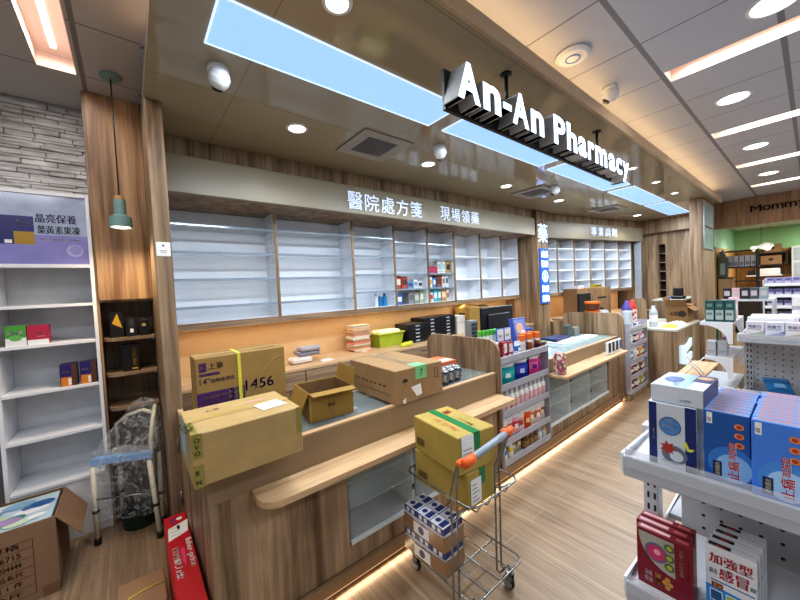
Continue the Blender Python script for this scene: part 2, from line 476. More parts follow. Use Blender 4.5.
# end wall with a tall slot of shelves, and the beam above it
m = M(); m.box((9.15, 1.3, 2.59), (9.45, 3.2, SZ), W_DARK, .003); struct('wall_right_beam', m)
m = M(); m.box((9.3, 2.19, 0), (9.45, 3.2, 2.59), W_DARK); m.box((9.3, 1.3, 0), (9.45, 2.07, 2.59), W_DARK); m.box((9.3, 2.07, 2.33), (9.45, 2.19, 2.59), W_DARK)
m.box((9.44, 2.07, 0), (9.46, 2.19, 2.33), flat('#2c241d', .8))
struct('wall_right', m)
m = M()
for z in (1.3, 1.51, 1.72, 1.92, 2.12): m.box((9.305, 2.072, z), (9.44, 2.188, z + .018), W_DARK)
struct('trim_5', m)
m = M(); m.box((9.08, 2.47, 0), (9.12, 2.6, 2.42), flat('#aab4c0', .4)); struct('door_1', m)
# partition pier with its mirror glass
m = M(); m.box((7.33, 1.14, 0), (8.3, 1.3, SZ), W_DARK, .003); struct('wall_partition', m)
t = thing('mirror_glass', 'tall glass panel set into the wooden pier under the end of the dropped ceiling', 'glass panel', (7.37, 1.14, 2.035))
M().box((0, -.012, 0), (.82, -.002, .8), flat('#93a6a6', .12, var=.1)).build('glass_pane', t)
q = M()
for a in ((0, -.02, 0), (0, -.02, .785), (0, -.02, .37)): q.box(a, (.82, -.001, a[2] + (.015 if a[2] != .37 else .02)), STEEL)
q.box((-.012, -.02, 0), (0, -.001, .8), STEEL); q.box((.82, -.02, 0), (.832, -.001, .8), STEEL)
q.build('frame', t)
# beam with lettering, and the room beyond it
m = M(); m.box((9.85, -3, 2.57), (9.97, 1.6, CZ), W_BEAM); struct('wall_beam', m)
m = M(); m.quad((9.9, -3, 2.74), (9.9, 2.2, 2.74), (13.1, 2.2, 2.74), (13.1, -3, 2.74), lines_mat('far_ceiling', '#b9c4b4', '#8d968a', (0, 10.2, .6, .02), (1, .1, .6, .02))); struct('ceiling_far', m)
GREEN = flat('#a4d29a', .6, var=.02)
m = M(); m.box((13, -3, 0), (13.1, 2.2, 2.74), GREEN); m.box((12.97, -3, .6), (12.999, 1.33, 2.19), W_BAMBOO); struct('wall_far', m)
m = M(); m.box((9.46, 1.36, 0), (13, 1.46, 2.74), flat('#a8d4b0', .6, var=.02)); m.box((9.97, 1.34, .8), (12.96, 1.359, 2.2), W_BAMBOO); struct('wall_far_side', m)

# ------------------------------------------------------------------ ceiling fittings
SKY = glow('#9cc8f0', 1.02, '#8fb4d8')
for i, (a, b) in enumerate(((.36, 1.885), (2.03, 3.535), (3.71, 5.33), (5.48, 7.0), (7.13, 8.78))):
    t = thing('light_panel', 'pale blue rectangular ceiling light panel, %s along from the left' % ORD[i] if i else 'longest looking pale blue ceiling light panel, at the left end of the row', 'light panel', (a, 1.545, SZ), 0, 'blue light panels in the dropped ceiling')
    w = b - a; d = .335
    M().box((.008, .008, -.006), (w - .008, d - .008, -.001), SKY).build('diffuser', t)
    q = M(); FR = glow('#d4e8ff', 1.1)
    q.box((0, 0, -.009), (w, .008, -.0005), FR); q.box((0, d - .008, -.009), (w, d, -.0005), FR); q.box((0, .008, -.009), (.008, d - .008, -.0005), FR); q.box((w - .008, .008, -.009), (w, d - .008, -.0005), FR)
    q.build('frame', t)
    lamp('panel_lamp', 'AREA', (w / 2, d / 2, -.02), 39, (.8, .9, 1), t, w - .1, d - .1)

def downlight(label, x, y, z, r=.062, energy=34, grp='downlights in the dropped ceiling', col=(1, .97, .92), first=[]):
    t = thing('downlight', label, 'downlight', (x, y, z), 0, grp)
    M().lathe([(r + .018, 0), (r + .016, -.006), (r, -.008), (r - .002, -.001)], (0, 0, 0), WHITE, 24).build('trim_ring', t)
    M().lathe([(r, -.004), (.0005, -.005)], (0, 0, 0), glow('#fffaf0', 9), 24).build('diffuser', t)
    if energy: lamp('downlight_lamp', 'SPOT', (0, 0, -.02), energy, col, t, spot=2.5, blend=.8, soft=.05)
    return t
for i, (x, y) in enumerate(((1.07, 2.47), (2.45, 2.47), (3.86, 2.49), (5.3, 2.5), (6.75, 2.5), (8.1, 2.25))):
    downlight('round downlight above the counters, %s from the left' % ORD[i], x, y, SZ)
downlight('round downlight between the blue light panels and the cove, at the picture top', .78, 1.3, SZ, .05)
for i, (x, y) in enumerate(((4.59, 1.31), (5.55, 1.32), (6.56, 1.33))):
    downlight('small downlight past the end of the pharmacy sign, %s of three' % ORD[i], x, y, SZ, .038, 14, 'small downlights beside the sign')
for i, (x, y) in enumerate(((4.13, .43), (5.91, .43), (7.72, .43))):
    downlight('large round downlight in the tiled ceiling, between the strip lights, %s from the front' % ORD[i], x, y, CZ, .1, 40, 'downlights in the tiled ceiling')
downlight('recessed dark-centred downlight in the tiled ceiling, cut by the top edge of the picture', 2.9, .13, CZ, .1, 25, 'downlights in the tiled ceiling')
downlight('round ceiling light in the far green room', 11.2, .6, 2.74, .16, 110, None)
lamp('far_room_fill', 'AREA', (11.5, -.8, 2.7), 110, (1, .97, .9), None, 1.2, 1.2)  # added fill that brightens the far room, no fitting of its own

def strip_light(x0, x1, y0, y1, label, grp=None):
    t = thing('strip_light', label, 'strip light', (0, 0, CZ), 0, grp)
    PK = glow('#ffcfb8', .2, '#d2bcb0'); q = M(); h = .09  # recess walls glow faintly in place of the tube's light on them
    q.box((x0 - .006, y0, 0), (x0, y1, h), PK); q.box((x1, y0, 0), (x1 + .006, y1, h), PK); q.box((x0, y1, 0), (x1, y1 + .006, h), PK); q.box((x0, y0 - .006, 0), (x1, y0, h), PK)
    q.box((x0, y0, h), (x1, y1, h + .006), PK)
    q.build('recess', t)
    c = (x0 + x1) / 2
    lamp('strip_lamp', 'AREA', (c, (y0 + y1) / 2, h - .02), 17, (1, .94, .9), t, .1, y1 - y0 - .2)
    M().box((c - .014, y0 + .04, h - .014), (c + .014, y1 - .1, h - .001), glow('#fff4ee', 2.6)).build('tube', t)
for s in STRIPS: strip_light(*s[:4], 'pinkish recessed strip light in the right ceiling, ' + s[4], 'strip lights in the tiled ceiling')
strip_light(*LSTRIP, 'long recessed strip light over the white shelf unit, at the top left')

# air vents
t = thing('ceiling_vent', 'square grey air vent in the dropped ceiling above the first lettering', 'vent', (1.5, 2.18, SZ))
q = M(); V1 = flat('#a3a09a', .5)
q.box((0, 0, -.012), (.5, .09, -.001), V1); q.box((0, .39, -.012), (.5, .48, -.001), V1); q.box((0, .09, -.012), (.1, .39, -.001), V1); q.box((.4, .09, -.012), (.5, .39, -.001), V1)
q.build('frame', t)
q = M(); q.box((.1, .09, -.006), (.4, .39, -.001), DKGREY)
for i in range(9): q.box((.105, .1 + i * .032, -.014), (.395, .112 + i * .032, -.006), GREY)
q.build('grille', t)
dup(t, 'square grey air vent in the dropped ceiling in front of the blue pillar sign', (4.25, 2.2, SZ))
dup(t, 'square grey air vent in the dropped ceiling near the far lettering', (6.55, 2.1, SZ))
t = thing('air_grille', 'dark return air grille in the tiled ceiling at the right edge of the picture', 'vent', (4.1, -.45, CZ))
q = M(); q.box((0, 0, -.01), (.45, .5, -.001), LGREY); q.build('frame', t)
q = M(); q.box((.04, .04, -.012), (.41, .46, -.0095), DKGREY)
for i in range(10): q.box((.045, .05 + i * .041, -.016), (.405, .058 + i * .041, -.0115), GREY)
q.build('grille', t)

# security cameras, access point
def dome(label, x, y, z, rz):
    t = thing('security_camera', label, 'security camera', (x, y, z), rz, 'dome security cameras on the ceilings')
    M().lathe([(.052, -.001), (.055, -.02), (.045, -.03), (.02, -.034)], (0, 0, 0), WHITE, 20).build('mount_plate', t)
    q = M(); q.T = Matrix.Translation((0, -.01, -.06)) @ Matrix.Rotation(math.radians(40), 4, 'X')
    q.lathe([(.0, .05), (.03, .046), (.046, .03), (.055, .005), (.052, -.02), (.046, -.034), (.034, -.05), (.02, -.055)], (0, 0, 0), WHITE, 20); b = q.build('camera_body', t)
    q = M(); q.T = Matrix.Translation((0, -.01, -.06)) @ Matrix.Rotation(math.radians(40), 4, 'X')
    q.lathe([(.03, -.0535), (.024, -.066), (.0, -.072)], (0, 0, 0), BLACK, 16); q.build('lens', b)
    return t
dome('white dome security camera on the dropped ceiling, left of the first blue panel', .454, 2.05, SZ, .2)
dome('white dome security camera with dark lens on the dropped ceiling beside the second downlight', 2.24, 2.1, SZ, -.6)
dome('white dome security camera on the dropped ceiling beside the third downlight', 4.45, 2.15, SZ, .5)
dome('white dome security camera on the tiled ceiling next to the round disc', 3.02, 1.0, CZ, .3)
t = thing('access_point', 'round white disc with a blue ring on the tiled ceiling above the sign', 'access point', (2.38, 1.0, CZ))
M().lathe([(.1, -.001), (.105, -.015), (.085, -.03), (.0005, -.034)], (0, 0, 0), WHITE, 28).build('cover', t)
M().lathe([(.048, -.0335), (.046, -.036), (.038, -.036), (.036, -.0335)], (0, 0, 0), flat('#6f92d8', .4), 24).build('ring', t)

# hanging pharmacy sign
t = thing('hanging_sign', 'long illuminated sign with white block letters hung under the dropped ceiling', 'sign', (1.26, 1.05, 2.515))
SB = flat('#1d1a15', .5)
M().box((.02, .1005, -.012), (2.3, .12, .19), SB).build('backboard', t)
for x in (.58, 1.92):
    q = M(); q.tube([(x, .11, .191), (x, .11, .355)], .011, BLACK); q.lathe([(.034, .3645), (.034, .357), (.011, .35)], (x, .11, 0), BLACK); q.build('rod', t)
FACE = glow('#e4f2ff', 1.25); SIDE = flat('#a9abae', .35)
word = 'An-An Pharmacy'
ws = {'A': .185, 'n': .165, '-': .085, ' ': .1, 'P': .175, 'h': .165, 'a': .155, 'r': .125, 'm': .255, 'c': .15, 'y': .165}
tot = sum(ws[c] for c in word); k = 2.34 / tot; x = 0
for c in word:
    w = ws[c] * k
    if c != ' ':
        hgt = {'A': .185, 'P': .185, 'h': .185, '-': .034, 'y': .18}.get(c, .138); zz = {'y': -.045, '-': .055}.get(c, 0)
        q = M()
        for dx in (-.004, .004): q.text(c, (x + dx + .004, .1, zz), (1, 0, 0), (0, 0, 1), hgt, FACE, w=w * .85, bold=.03, depth=.1, fit=SIDE, hard=True)
        q.build('letter', t)
    x += w

# lettering of the bulkheads
LET = glow('#d4e6ff', .9)
def letters(name, label, s, x, y, z, size, pitch, rotz=0, col=LET, bold=0):
    t = thing(name, label, 'lettering', (x, y, z), rotz)
    for i, c in enumerate(s):
        q = M(); q.text(c, (i * pitch, 0, 0), (1, 0, 0), (0, 0, 1), size, col, w=size, bold=bold, depth=.012, fit=WHITE); q.build('character', t)
    return t
letters('wall_lettering', 'five raised white Chinese characters at the left of the tan header', '醫院處方箋', 1.82, 3.049, 2.48, .185, .216)
letters('wall_lettering', 'four raised white Chinese characters at the right of the tan header', '現場領藥', 3.2, 3.049, 2.49, .175, .205)
letters('wall_lettering', 'four raised white Chinese characters on the far angled header', '專業調劑', AX + 1.36 * math.cos(AA), AY + 1.36 * math.sin(AA) - .001, 2.5, .18, .235, AA)
letters('pillar_lettering', 'single large white Chinese character near the top of the wooden pillar', '藥', 5.595, 3.029, 2.32, .33, .3, bold=.014)
t = thing('lightbox_sign', 'narrow vertical blue light box with white characters on the wooden pillar', 'sign', (5.62, 3.0, 1.24))
BL = glow('#2458a8', .95)
q = M(); q.box((0, 0, 0), (.28, .028, .97), BL); q.build('case', t)
WH = glow('#f2f7ff', 1.2)
for z, s in ((.81, '成藥'), (.64, '醫療'), (.2, '歡迎'), (.03, '諮詢')): q = M(); q.text(s, (.025, -.001, z), (1, 0, 0), (0, 0, 1), .12, WH, w=.23, bold=.012); q.build('lettering', t)
q = M(); q.add([(.14 + .105 * math.cos(a * PI / 12), -.0012, .48 + .105 * math.sin(a * PI / 12)) for a in range(24)], [tuple(range(24))], WH)
q.add([(.14 + .085 * math.cos(a * PI / 12), -.0018, .48 + .085 * math.sin(a * PI / 12)) for a in range(24)], [tuple(range(24))], glow('#5aa0a0', .8))
q.text('6', (.105, -.0026, .42), (1, 0, 0), (0, 0, 1), .12, WH, w=.07, bold=.03); q.build('emblem', t)
t = thing('sign_lettering', 'dark brown raised lettering on the wooden beam at the far right', 'lettering', (9.849, .8, 2.82))
q = None
for i, (c, w, h, z) in enumerate((('M', .15, .13, 0), ('o', .11, .1, 0), ('m', .15, .1, 0), ('m', .15, .1, 0), ('y', .11, .13, -.035))):
    q = M(); q.text(c, (0, -sum((.165, .125, .165, .165)[:i]), z), (0, -1, 0), (0, 0, 1), h, flat('#2a1d18', .5), w=w, bold=.02, depth=.012); q.build('letter', t)

# pendant lamp of the niche
t = thing('pendant_lamp', 'mint green pendant lamp hanging on a black cord before the lit wood panel', 'pendant lamp', (-.01, 2.92, 0))
MINT = flat('#7a9995', .5)
M().lathe([(.055, CZ - .001), (.055, CZ - .018), (.0, CZ - .022)], (0, 0, 0), MINT, 24).build('ceiling_rose', t)
M().tube([(0, 0, CZ - .02), (0, 0, 2.33)], .004, BLACK, 6).build('cord', t)
q = M(); q.lathe([(.0, 2.335), (.026, 2.33), (.028, 2.305), (.0, 2.304)], (0, 0, 0), flat('#b98b58', .6), 20); q.build('collar', t)
q = M(); q.lathe([(.0, 2.305), (.032, 2.304), (.033, 2.205), (.06, 2.19), (.062, 2.12), (.058, 2.12), (.056, 2.185), (.03, 2.2)], (0, 0, 0), MINT, 28); q.build('lamp_shade', t)
M().lathe([(.055, 2.128), (.03, 2.118), (.0, 2.115)], (0, 0, 0), glow('#fff1dc', 7), 20).build('bulb', t)
lamp('pendant_light', 'SPOT', (0, 0, 2.1), 30, (1, .8, .55), t, spot=2.7, blend=.9, soft=.05)

# ------------------------------------------------------------------ wall cabinets over the back counter
SHELFGLASS = glass_mat('cabinet_glass_shelf', '#e4eef6', .3, .05)
EDGE = flat('#b7c9dc', .12, .55)
def wall_cabinet(label, x0, x1, shelves, glassy, loc=(0, 0, 0), rotz=0, z0=1.345, z1=2.44, y0=3.39, y1=3.688, grp=None):
    t = thing('wall_cabinet', label, 'cabinet', loc, rotz, grp)
    w = .014
    q = M(); q.box((x0, y0, z0 + .06), (x0 + w, y1, z1 - .001), W_DARK); q.box((x1 - w, y0, z0 + .06), (x1, y1, z1 - .001), W_DARK)
    q.box((x0, y0 - .002, z0), (x1, y1, z0 + .06), W_X); q.build('carcass', t)
    q = M(); q.box((x0 + w, y1 - .012, z0 + .06), (x1 - w, y1 - .002, z1 - .001), CABWHITE)
    q.box((x0 + w, y0 + .012, z0 + .0605), (x0 + w + .005, y1 - .012, z1 - .001), CABWHITE); q.box((x1 - w - .005, y0 + .012, z0 + .0605), (x1 - w, y1 - .012, z1 - .001), CABWHITE)
    q.box((x0 + w + .005, y0 + .012, z0 + .06), (x1 - w - .005, y1 - .012, z0 + .064), CABWHITE)
    z = z0 + .1
    while z < z1 - .05:
        for yy in (y0 + .06, y1 - .07):
            q.box((x1 - w - .0065, yy, z), (x1 - w - .0045, yy + .008, z + .008), DKGREY, 0); q.box((x0 + w + .0045, yy, z), (x0 + w + .0065, yy + .008, z + .008), DKGREY, 0)
        z += .05
    q.build('lining', t)
    for z in shelves:
        q = M(); q.box((x0 + w + .006, y0 + .02, z - .009), (x1 - w - .006, y1 - .014, z + .009), SHELFGLASS if glassy else CABWHITE)
        s = q.build('shelf', t)
        q = M(); q.box((x0 + w + .002, y0 + .008, z - .011), (x1 - w - .002, y0 + .0195, z + .011), EDGE if glassy else CABWHITE, .003); q.build('edge_strip', s)
    return t
BAYS = [.236, 1.18, 2.07, 2.69, 3.28, 3.83, 4.45, 5.03, 5.579]
SH = (1.54, 1.785, 2.025, 2.265)
GL = 'wall cabinets of the first counter'
for i in range(8):
    if i < 5: lab = ('wide empty wall cabinet with glass-edged shelves next to the wooden side panel', 'wide empty wall cabinet with glass-edged shelves, second from the wooden side panel', 'wall cabinet with glass-edged shelves holding blue bottles at the bottom, third from the left', 'wall cabinet with red and white boxes on its lower shelves, fourth from the left', 'narrow wall cabinet full of small medicine boxes, fifth from the left')[i]
    else: lab = ('empty white cubby wall cabinet just right of the stocked cabinet', 'middle one of three empty white cubby wall cabinets', 'empty white cubby wall cabinet nearest the wooden pillar')[i - 5]
    wall_cabinet(lab, BAYS[i], BAYS[i + 1] - .001, ((1.54, 1.785, 2.025, 2.265) if i < 2 else (1.6, 1.81, 2.035, 2.265) if i == 2 else (1.61, 1.81, 2.02, 2.23)) if i < 5 else (1.72, 2.07), i < 5, grp=GL)
for i in range(6):
    wall_cabinet('grey-white cubby cabinet of the far angled wall, %s from the blue pillar sign' % ORD[i], .02 + i * .51, .02 + i * .51 + .508, (1.62, 1.83, 2.04, 2.25), False, (AX, AY, 0), AA, y0=.14, y1=.45, grp='far angled wall cabinets', z1=2.429)

# back counters below them
def back_counter(label, x0, x1, yf, yb, zt, loc=(0, 0, 0), rotz=0, drawers=5):
    t = thing('back_counter', label, 'counter', loc, rotz)
    M().box((x0, yf + .02, .08), (x1, yb, zt - .03), W_DARK).build('carcass', t)
    M().box((x0, yf, zt - .03), (x1, yb, zt), W_LEDGE, .003).build('worktop', t)
    M().box((x0, yf + .06, 0), (x1, yb, .08), DKGREY).build('plinth', t)
    w = (x1 - x0) / drawers
    for i in range(drawers):
        d = M(); d.box((x0 + i * w + .006, yf + .002, .7), (x0 + (i + 1) * w - .006, yf + .0195, zt - .036), W_X); p = d.build('drawer', t)
        M().box((x0 + (i + .5) * w - .07, yf - .008, zt - .075), (x0 + (i + .5) * w + .07, yf + .002, zt - .065), STEEL).build('handle', p)
        d = M(); d.box((x0 + i * w + .006, yf + .002, .1), (x0 + (i + 1) * w - .006, yf + .0195, .69), W_DARK); d.build('door', t)
    M().box((x0, yb - .01, zt), (x1, yb, 1.34), flat('#d4b083', .6, var=.03)).build('backsplash', t)
    M().box((x0, yb - .2, 1.3362), (x1, yb - .18, 1.3432), glow('#ffc888', 2.5)).build('light_strip', t)
    lamp('strip_lamp', 'AREA', ((x0 + x1) / 2, yb - .19, 1.33), 1.8 * (x1 - x0), (1, .84, .64), t, x1 - x0 - .1, .03)
    return t
back_counter('long wood back counter with a glowing orange backsplash under the first wall cabinets', .236, 5.57, 3.13, 3.688, .9)
back_counter('far wood back counter with a glowing backsplash under the angled cabinets', .03, 3.1, -.25, .5, .9, (AX + .02, AY, 0), AA, 4)

# ------------------------------------------------------------------ front counter
YF = 1.625
CASEIN = flat('#dfe4e4', .5)
t = thing('pharmacy_counter', 'long wood service counter with a tan upper front, pale ledge and glass showcases', 'counter')
q = M(); q.box((.21, YF, .1), (.875, YF + .02, .73), W_DARK); q.box((1.86, YF, .1), (2.27, YF + .02, .73), W_DARK); q.box((.875, YF, .1), (1.86, YF + .02, .2), W_DARK)
q.box((.21, YF + .02, .0), (.235, 2.25, .73), W_DARK); q.build('front_panel', t); q = M()
q.box((4.62, YF, .1005), (4.945, YF + .02, .703), W_DARK); q.box((3.1, YF, .1005), (4.62, YF + .02, .19), W_DARK); q.box((3.1, YF, .66), (4.62, YF + .02, .703), W_DARK)
q.build('front_panel', t)
q = M(); q.box((.21, YF - .004, .73), (2.27, YF + .022, .897), TAN); q.box((.205, YF + .022, .73), (.235, 2.25, .897), TAN); q.build('fascia', t)
M().box((3.1, YF - .004, .733), (4.94, YF + .022, .857), TAN).build('fascia', t)
M().box((.235, 2.23, .02), (2.27, 2.25, .85), W_DARK).build('rear_panel', t); M().box((3.1, 2.23, .02), (4.94, 2.25, .85), W_DARK).build('rear_panel', t)
# ledge with rounded front left corner
r = .09; pts = [(.385, YF - .004, .704), (2.27, YF - .004, .704), (2.27, 1.45, .704)] + [(.385 + r - r * math.sin(a * PI / 16), 1.45 + r - r * math.cos(a * PI / 16), .704) for a in range(9)]
M().slab(pts, (0, 0, .03), W_LEDGE).build('ledge', t, label='pale oak ledge with rounded end on the near section')
M().box((3.1, 1.44, .704), (4.74, YF - .004, .732), W_LEDGE, .004).build('ledge', t)
q = M(); q.box((.21, YF - .004, .897), (2.27, YF + .03, .909), W_LEDGE); q.box((.205, YF + .03, .897), (.235, 2.25, .909), W_LEDGE); q.build('edge_trim', t)
M().box((3.1, YF - .004, .857), (4.94, YF + .03, .869), W_LEDGE).build('edge_trim', t)
M().box((.236, YF + .031, .888), (2.268, 2.229, .896), GLASSB).build('glass_top', t)
M().box((3.1, YF + .031, .857), (4.93, 2.229, .866), flat('#9fb4b6', .06, .1)).build('glass_top', t)
M().box((.236, YF + .031, .78), (2.268, 2.229, .79), flat('#6d7478', .5)).build('tray', t)
# skirting floats above a warm floor light
M().box((.21, 1.6, .03), (4.96, 1.624, .1), flat('#8a7054', .55, var=.03)).build('kickboard', t)
M().box((.21, 1.66, .0), (4.95, 1.68, .1), flat('#241c16', .7)).build('plinth', t)
M().box((.24, 1.603, .024), (4.94, 1.62, .0295), glow('#ffd2a0', .8)).build('floor_light', t)
lamp('floor_lamp_strip', 'AREA', (2.6, 1.596, .024), 7, (1, .8, .56), t, 4.7, .025, (math.radians(-72), 0, 0))
# showcases
def showcase(x0, x1, z0, z1, bays, shelves):
    s = M(); y1 = YF + .36
    s.box((x0, y1, z0), (x1, y1 + .01, z1), CASEIN); s.box((x0, YF + .02, z0 - .012), (x1, y1, z0), LGREY); s.box((x0, YF + .02, z1), (x1, y1, z1 + .01), CASEIN)
    s.box((x0 - .012, YF + .021, z0), (x0, y1, z1), CASEIN); s.box((x1, YF + .021, z0), (x1 + .012, y1, z1), CASEIN)
    for i in range(1, bays): s.box((x0 + (x1 - x0) * i / bays - .006, YF + .03, z0), (x0 + (x1 - x0) * i / bays + .006, y1, z1), CASEIN)
    s.build('showcase', t)
    for z in shelves: M().box((x0 + .004, YF + .05, z), (x1 - .004, y1 - .01, z + .008), glass_mat('shelf_glass', '#dfeeee', .35)).build('glass_shelf', t)
    for i in range(bays):
        a = x0 + (x1 - x0) * i / bays; b = x0 + (x1 - x0) * (i + 1) / bays
        g = M().box((a + .004, YF + .006, z0 + .012), (b - .004, YF + .011, z1 - .01), GLASS).build('glass_door', t)
        q = M(); q.box((a, YF - .001, z0 - .006), (b, YF + .014, z0 + .02), flat('#d8e4e8', .3)); q.build('door_rail', g)
        q = M()
        for z in (z0 + .12, z1 - .1): q.box((b - .03, YF + .001, z), (b - .012, YF + .006, z + .035), DKGREY)
        q.build('hinge', g)
showcase(.885, 1.86, .21, .69, 2, (.37, .52))
showcase(3.11, 4.61, .2, .65, 3, (.36, .5))
# gate hinged on the wooden panel at the counter's left end
t = thing('counter_gate', 'wood half-height gate between the counter end and the wooden side panel', 'gate', (.2, 2.26, .02))
M().box((0, 0, 0), (.03, .335, .88), W_DARK, .003).build('gate_leaf', t)
q = M(); q.box((0, 0, .8805), (.03, .335, .89), W_LEDGE); q.build('edge_band', t)
for z in (.27, .62):
    q = M(); q.box((-.006, .31, z), (-.0005, .33, z + .09), STEEL); q.tube([(-.008, .33, z), (-.008, .33, z + .09)], .005, STEEL, 8); q.build('hinge', t)

def divider(label, x, y0, y1, z1, zb=.1015):
    r = .1; q = M(); pts = [(x, y0, zb), (x, y1, zb)]
    pts += [(x, y1 - r + r * math.cos(a * PI / 16), z1 - r + r * math.sin(a * PI / 16)) for a in range(9)]
    pts += [(x, y0 + r - r * math.sin(a * PI / 16), z1 - r + r * math.cos(a * PI / 16)) for a in range(9)]
    q.slab(pts, (.03, 0, 0), W_DARK)
    return tag(q.build('divider_panel'), label, 'divider')
divider('upright wood divider with rounded top corners beside the nearer display rack', 2.275, 1.6, 2.42, 1.17)
divider('upright wood divider with rounded top corners beside the farther display rack', 4.965, 1.56, 2.34, 1.165, 0)
divider('rounded wood divider behind the white bottle on the far desk', 7.0, 1.84, 2.12, 1.25, 0)

# display racks in the counter line
RG = flat('#a9abb6', .35, .05)
def rack(label, x0, x1, yf, zs, ztop, depth=.3, base=False):
    t = thing('display_rack', label, 'display rack', (x0, yf, 0))
    w = x1 - x0; q = M()
    q.box((0, depth, .102), (w, depth + .012, ztop), flat('#c9cad2', .4)); q.build('back_panel', t)
    for x in (0, w - .01): M().box((x, .0, .102), (x + .01, depth, ztop), RG).build('side_panel', t)
    for z in zs:
        q = M(); q.box((.011, .012, z - .05), (w - .011, depth, z - .042), RG); s = q.build('shelf', t)
        M().box((.011, 0, z - .058), (w - .011, .011, z), RG, .003).build('lip', s)
    if base: M().box((0, .02, 0), (w, depth, .099), W_DARK).build('base', t)
    return t
R1Z = (1.02, .795, .575, .335, .165); R2Z = (.965, .76, .55, .345, .15)
rack('grey display rack full of pouches and bottles beside the near wood divider', 2.31, 3.085, 1.6, R1Z, 1.02)
rack('grey display rack of small packets at the far end of the counter', 5.0, 5.72, 1.5, R2Z, 1.02, base=True)

# ------------------------------------------------------------------ cartons
def carton(name, label, loc, size, rotz=0, mat_=None, tape=TAPE, axis='x', deco=None, group=None, ends=True):
    """closed shipping carton, base centre-corner at loc; deco(m, lo, hi) draws the print"""
    w, d, h = size; lo, hi = (0, 0, 0), (w, d, h)
    t = thing(name, label, 'cardboard box', loc, rotz, group)
    q = M(); q.box(lo, hi, mat_ or CARD, .004)
    # seam of the closed flaps
    if axis == 'x': q.decal(lo, hi, '+z', .002, .495, .998, .505, BROWNINK)
    else: q.decal(lo, hi, '+z', .495, .002, .505, .998, BROWNINK)
    if deco: deco(q, lo, hi)
    q.build('box_body', t)
    if tape:
        p = M()
        if axis == 'x':
            p.decal(lo, hi, '+z', 0, .43, 1, .57, tape, .0014)
            if ends:
                p.decal(lo, hi, '-x', .43, .72, .57, 1, tape, .0014); p.decal(lo, hi, '+x', .43, .72, .57, 1, tape, .0014)
        else:
            p.decal(lo, hi, '+z', .43, 0, .57, 1, tape, .0014)
            if ends:
                p.decal(lo, hi, '-y', .43, .72, .57, 1, tape, .0014); p.decal(lo, hi, '+y', .43, .72, .57, 1, tape, .0014)
        p.build('packing_tape', t)
    return t

GLINE = flat('#5d6b3d', .4)
def d_long(q, lo, hi):
    G = flat('#8d8446', .3)
    q.decal(lo, hi, '-y', 0, .55, .085, 1, G); q.decal(lo, hi, '-y', 0, 0, .085, .42, G); q.decal(lo, hi, '-y', .94, .45, 1, 1, G)
    for v, s in ((.84, 'O'), (.72, 'V'), (.6, 'O'), (.24, 'R'), (.06, 'N')): q.dtext(lo, hi, '-y', .02, v, .085, s, flat('#3f4a26', .5), eps=.0016)
    q.decal(lo, hi, '+z', 0, 0, .06, .6, G); q.dtext(lo, hi, '+z', .045, .12, .1, 'NOVO', flat('#3f4a26', .5), w=.35, eps=.0016, rot=1)
    q.dtext(lo, hi, '+z', .2, .72, .07, '上 寶', INK)
t = carton('shipping_box', 'long closed cardboard box overhanging the counter corner, white address label on top', (.148, 1.452, .9105), (.424, .345, .204), 0, CARD, flat('#b59a5e', .3), 'x', d_long)
lo, hi = (0, 0, 0), (.424, .345, .204)
q = M(); q.T = Matrix.Translation((.33, .13, .206)) @ Matrix.Rotation(.14, 4, 'Z')
q.box((-.055, -.05, 0), (.055, .05, .0008), PAPER, 0)
for i in range(4): q.box((-.045, .03 - i * .012, .0008), (-.045 + random.uniform(.03, .06), .034 - i * .012, .0011), GREY, 0)
q.text('13', (-.01, -.04, .0012), (1, 0, 0), (0, 1, 0), .025, INK, bold=.01)
for i in range(7): q.box((.02 + i * .004, .01, .0008), (.0215 + i * .004 + (i % 3) * .0006, .03, .0011), INK, 0)
q.build('address_label', t, label='white printed address label')
q = M(); q.box((.26, .235, .2055), (.33, .26, .2062), flat('#d99a8e', .5), 0); q.build('sticker', t)
q = M(); q.box((-.0016, .17, .05), (-.0006, .31, .19), flat('#8fb7c4', .4), 0); q.build('side_label', t)

def d_fan(q, lo, hi):
    PU = flat('#4a2260', .5); PUL = flat('#6a4580', .5)
    q.decal(lo, hi, '-y', .0, .34, .5, .54, PU)
    q.decal(lo, hi, '-y', .035, .81, .11, .93, PU); q.dtext(lo, hi, '-y', .05, .835, .07, 'C', CARD, bold=.02, eps=.0016)
    q.dtext(lo, hi, '-y', .13, .835, .085, '上豪', PU); q.decal(lo, hi, '-y', .035, .755, .24, .79, PU); q.dtext(lo, hi, '-y', .045, .762, .02, 'SUN HOW', CARD, w=.18, eps=.0016)
    q.dtext(lo, hi, '-y', .035, .65, .075, '14"', PUL); q.dtext(lo, hi, '-y', .14, .655, .055, '旋轉循環扇', PUL)
    q.dtext(lo, hi, '-y', .06, .45, .045, 'ELECTRONIC FAN', CARD, w=.24, eps=.0016); q.dtext(lo, hi, '-y', .06, .39, .03, 'MODEL EN-1456', CARD, eps=.0016)
    q.dtext(lo, hi, '-y', .33, .39, .14, 'EN', CARD, w=.15, bold=.02, eps=.0018)
    q.dtext(lo, hi, '-y', .51, .46, .14, '1456', PU, w=.33, bold=.02)
    pts = []
    o, U, V, N = face_frame(lo, hi, '-y')
    for i in range(20):
        a = PI * (.5 + .5 * i / 19)
        pts.append(tuple(o + N * .0006 + U * (.97 + .4 * math.cos(a)) + V * (.02 + .85 * math.sin(a))))
    q.tube(pts, .0012, flat('#bfa578', .7), 4)
    q.decal(lo, hi, '+z', .05, .1, .35, .16, PUL)
    for i in range(8): q.decal(lo, hi, '+z', .68 + i * .03, .2, .695 + i * .03, .45, BROWNINK)
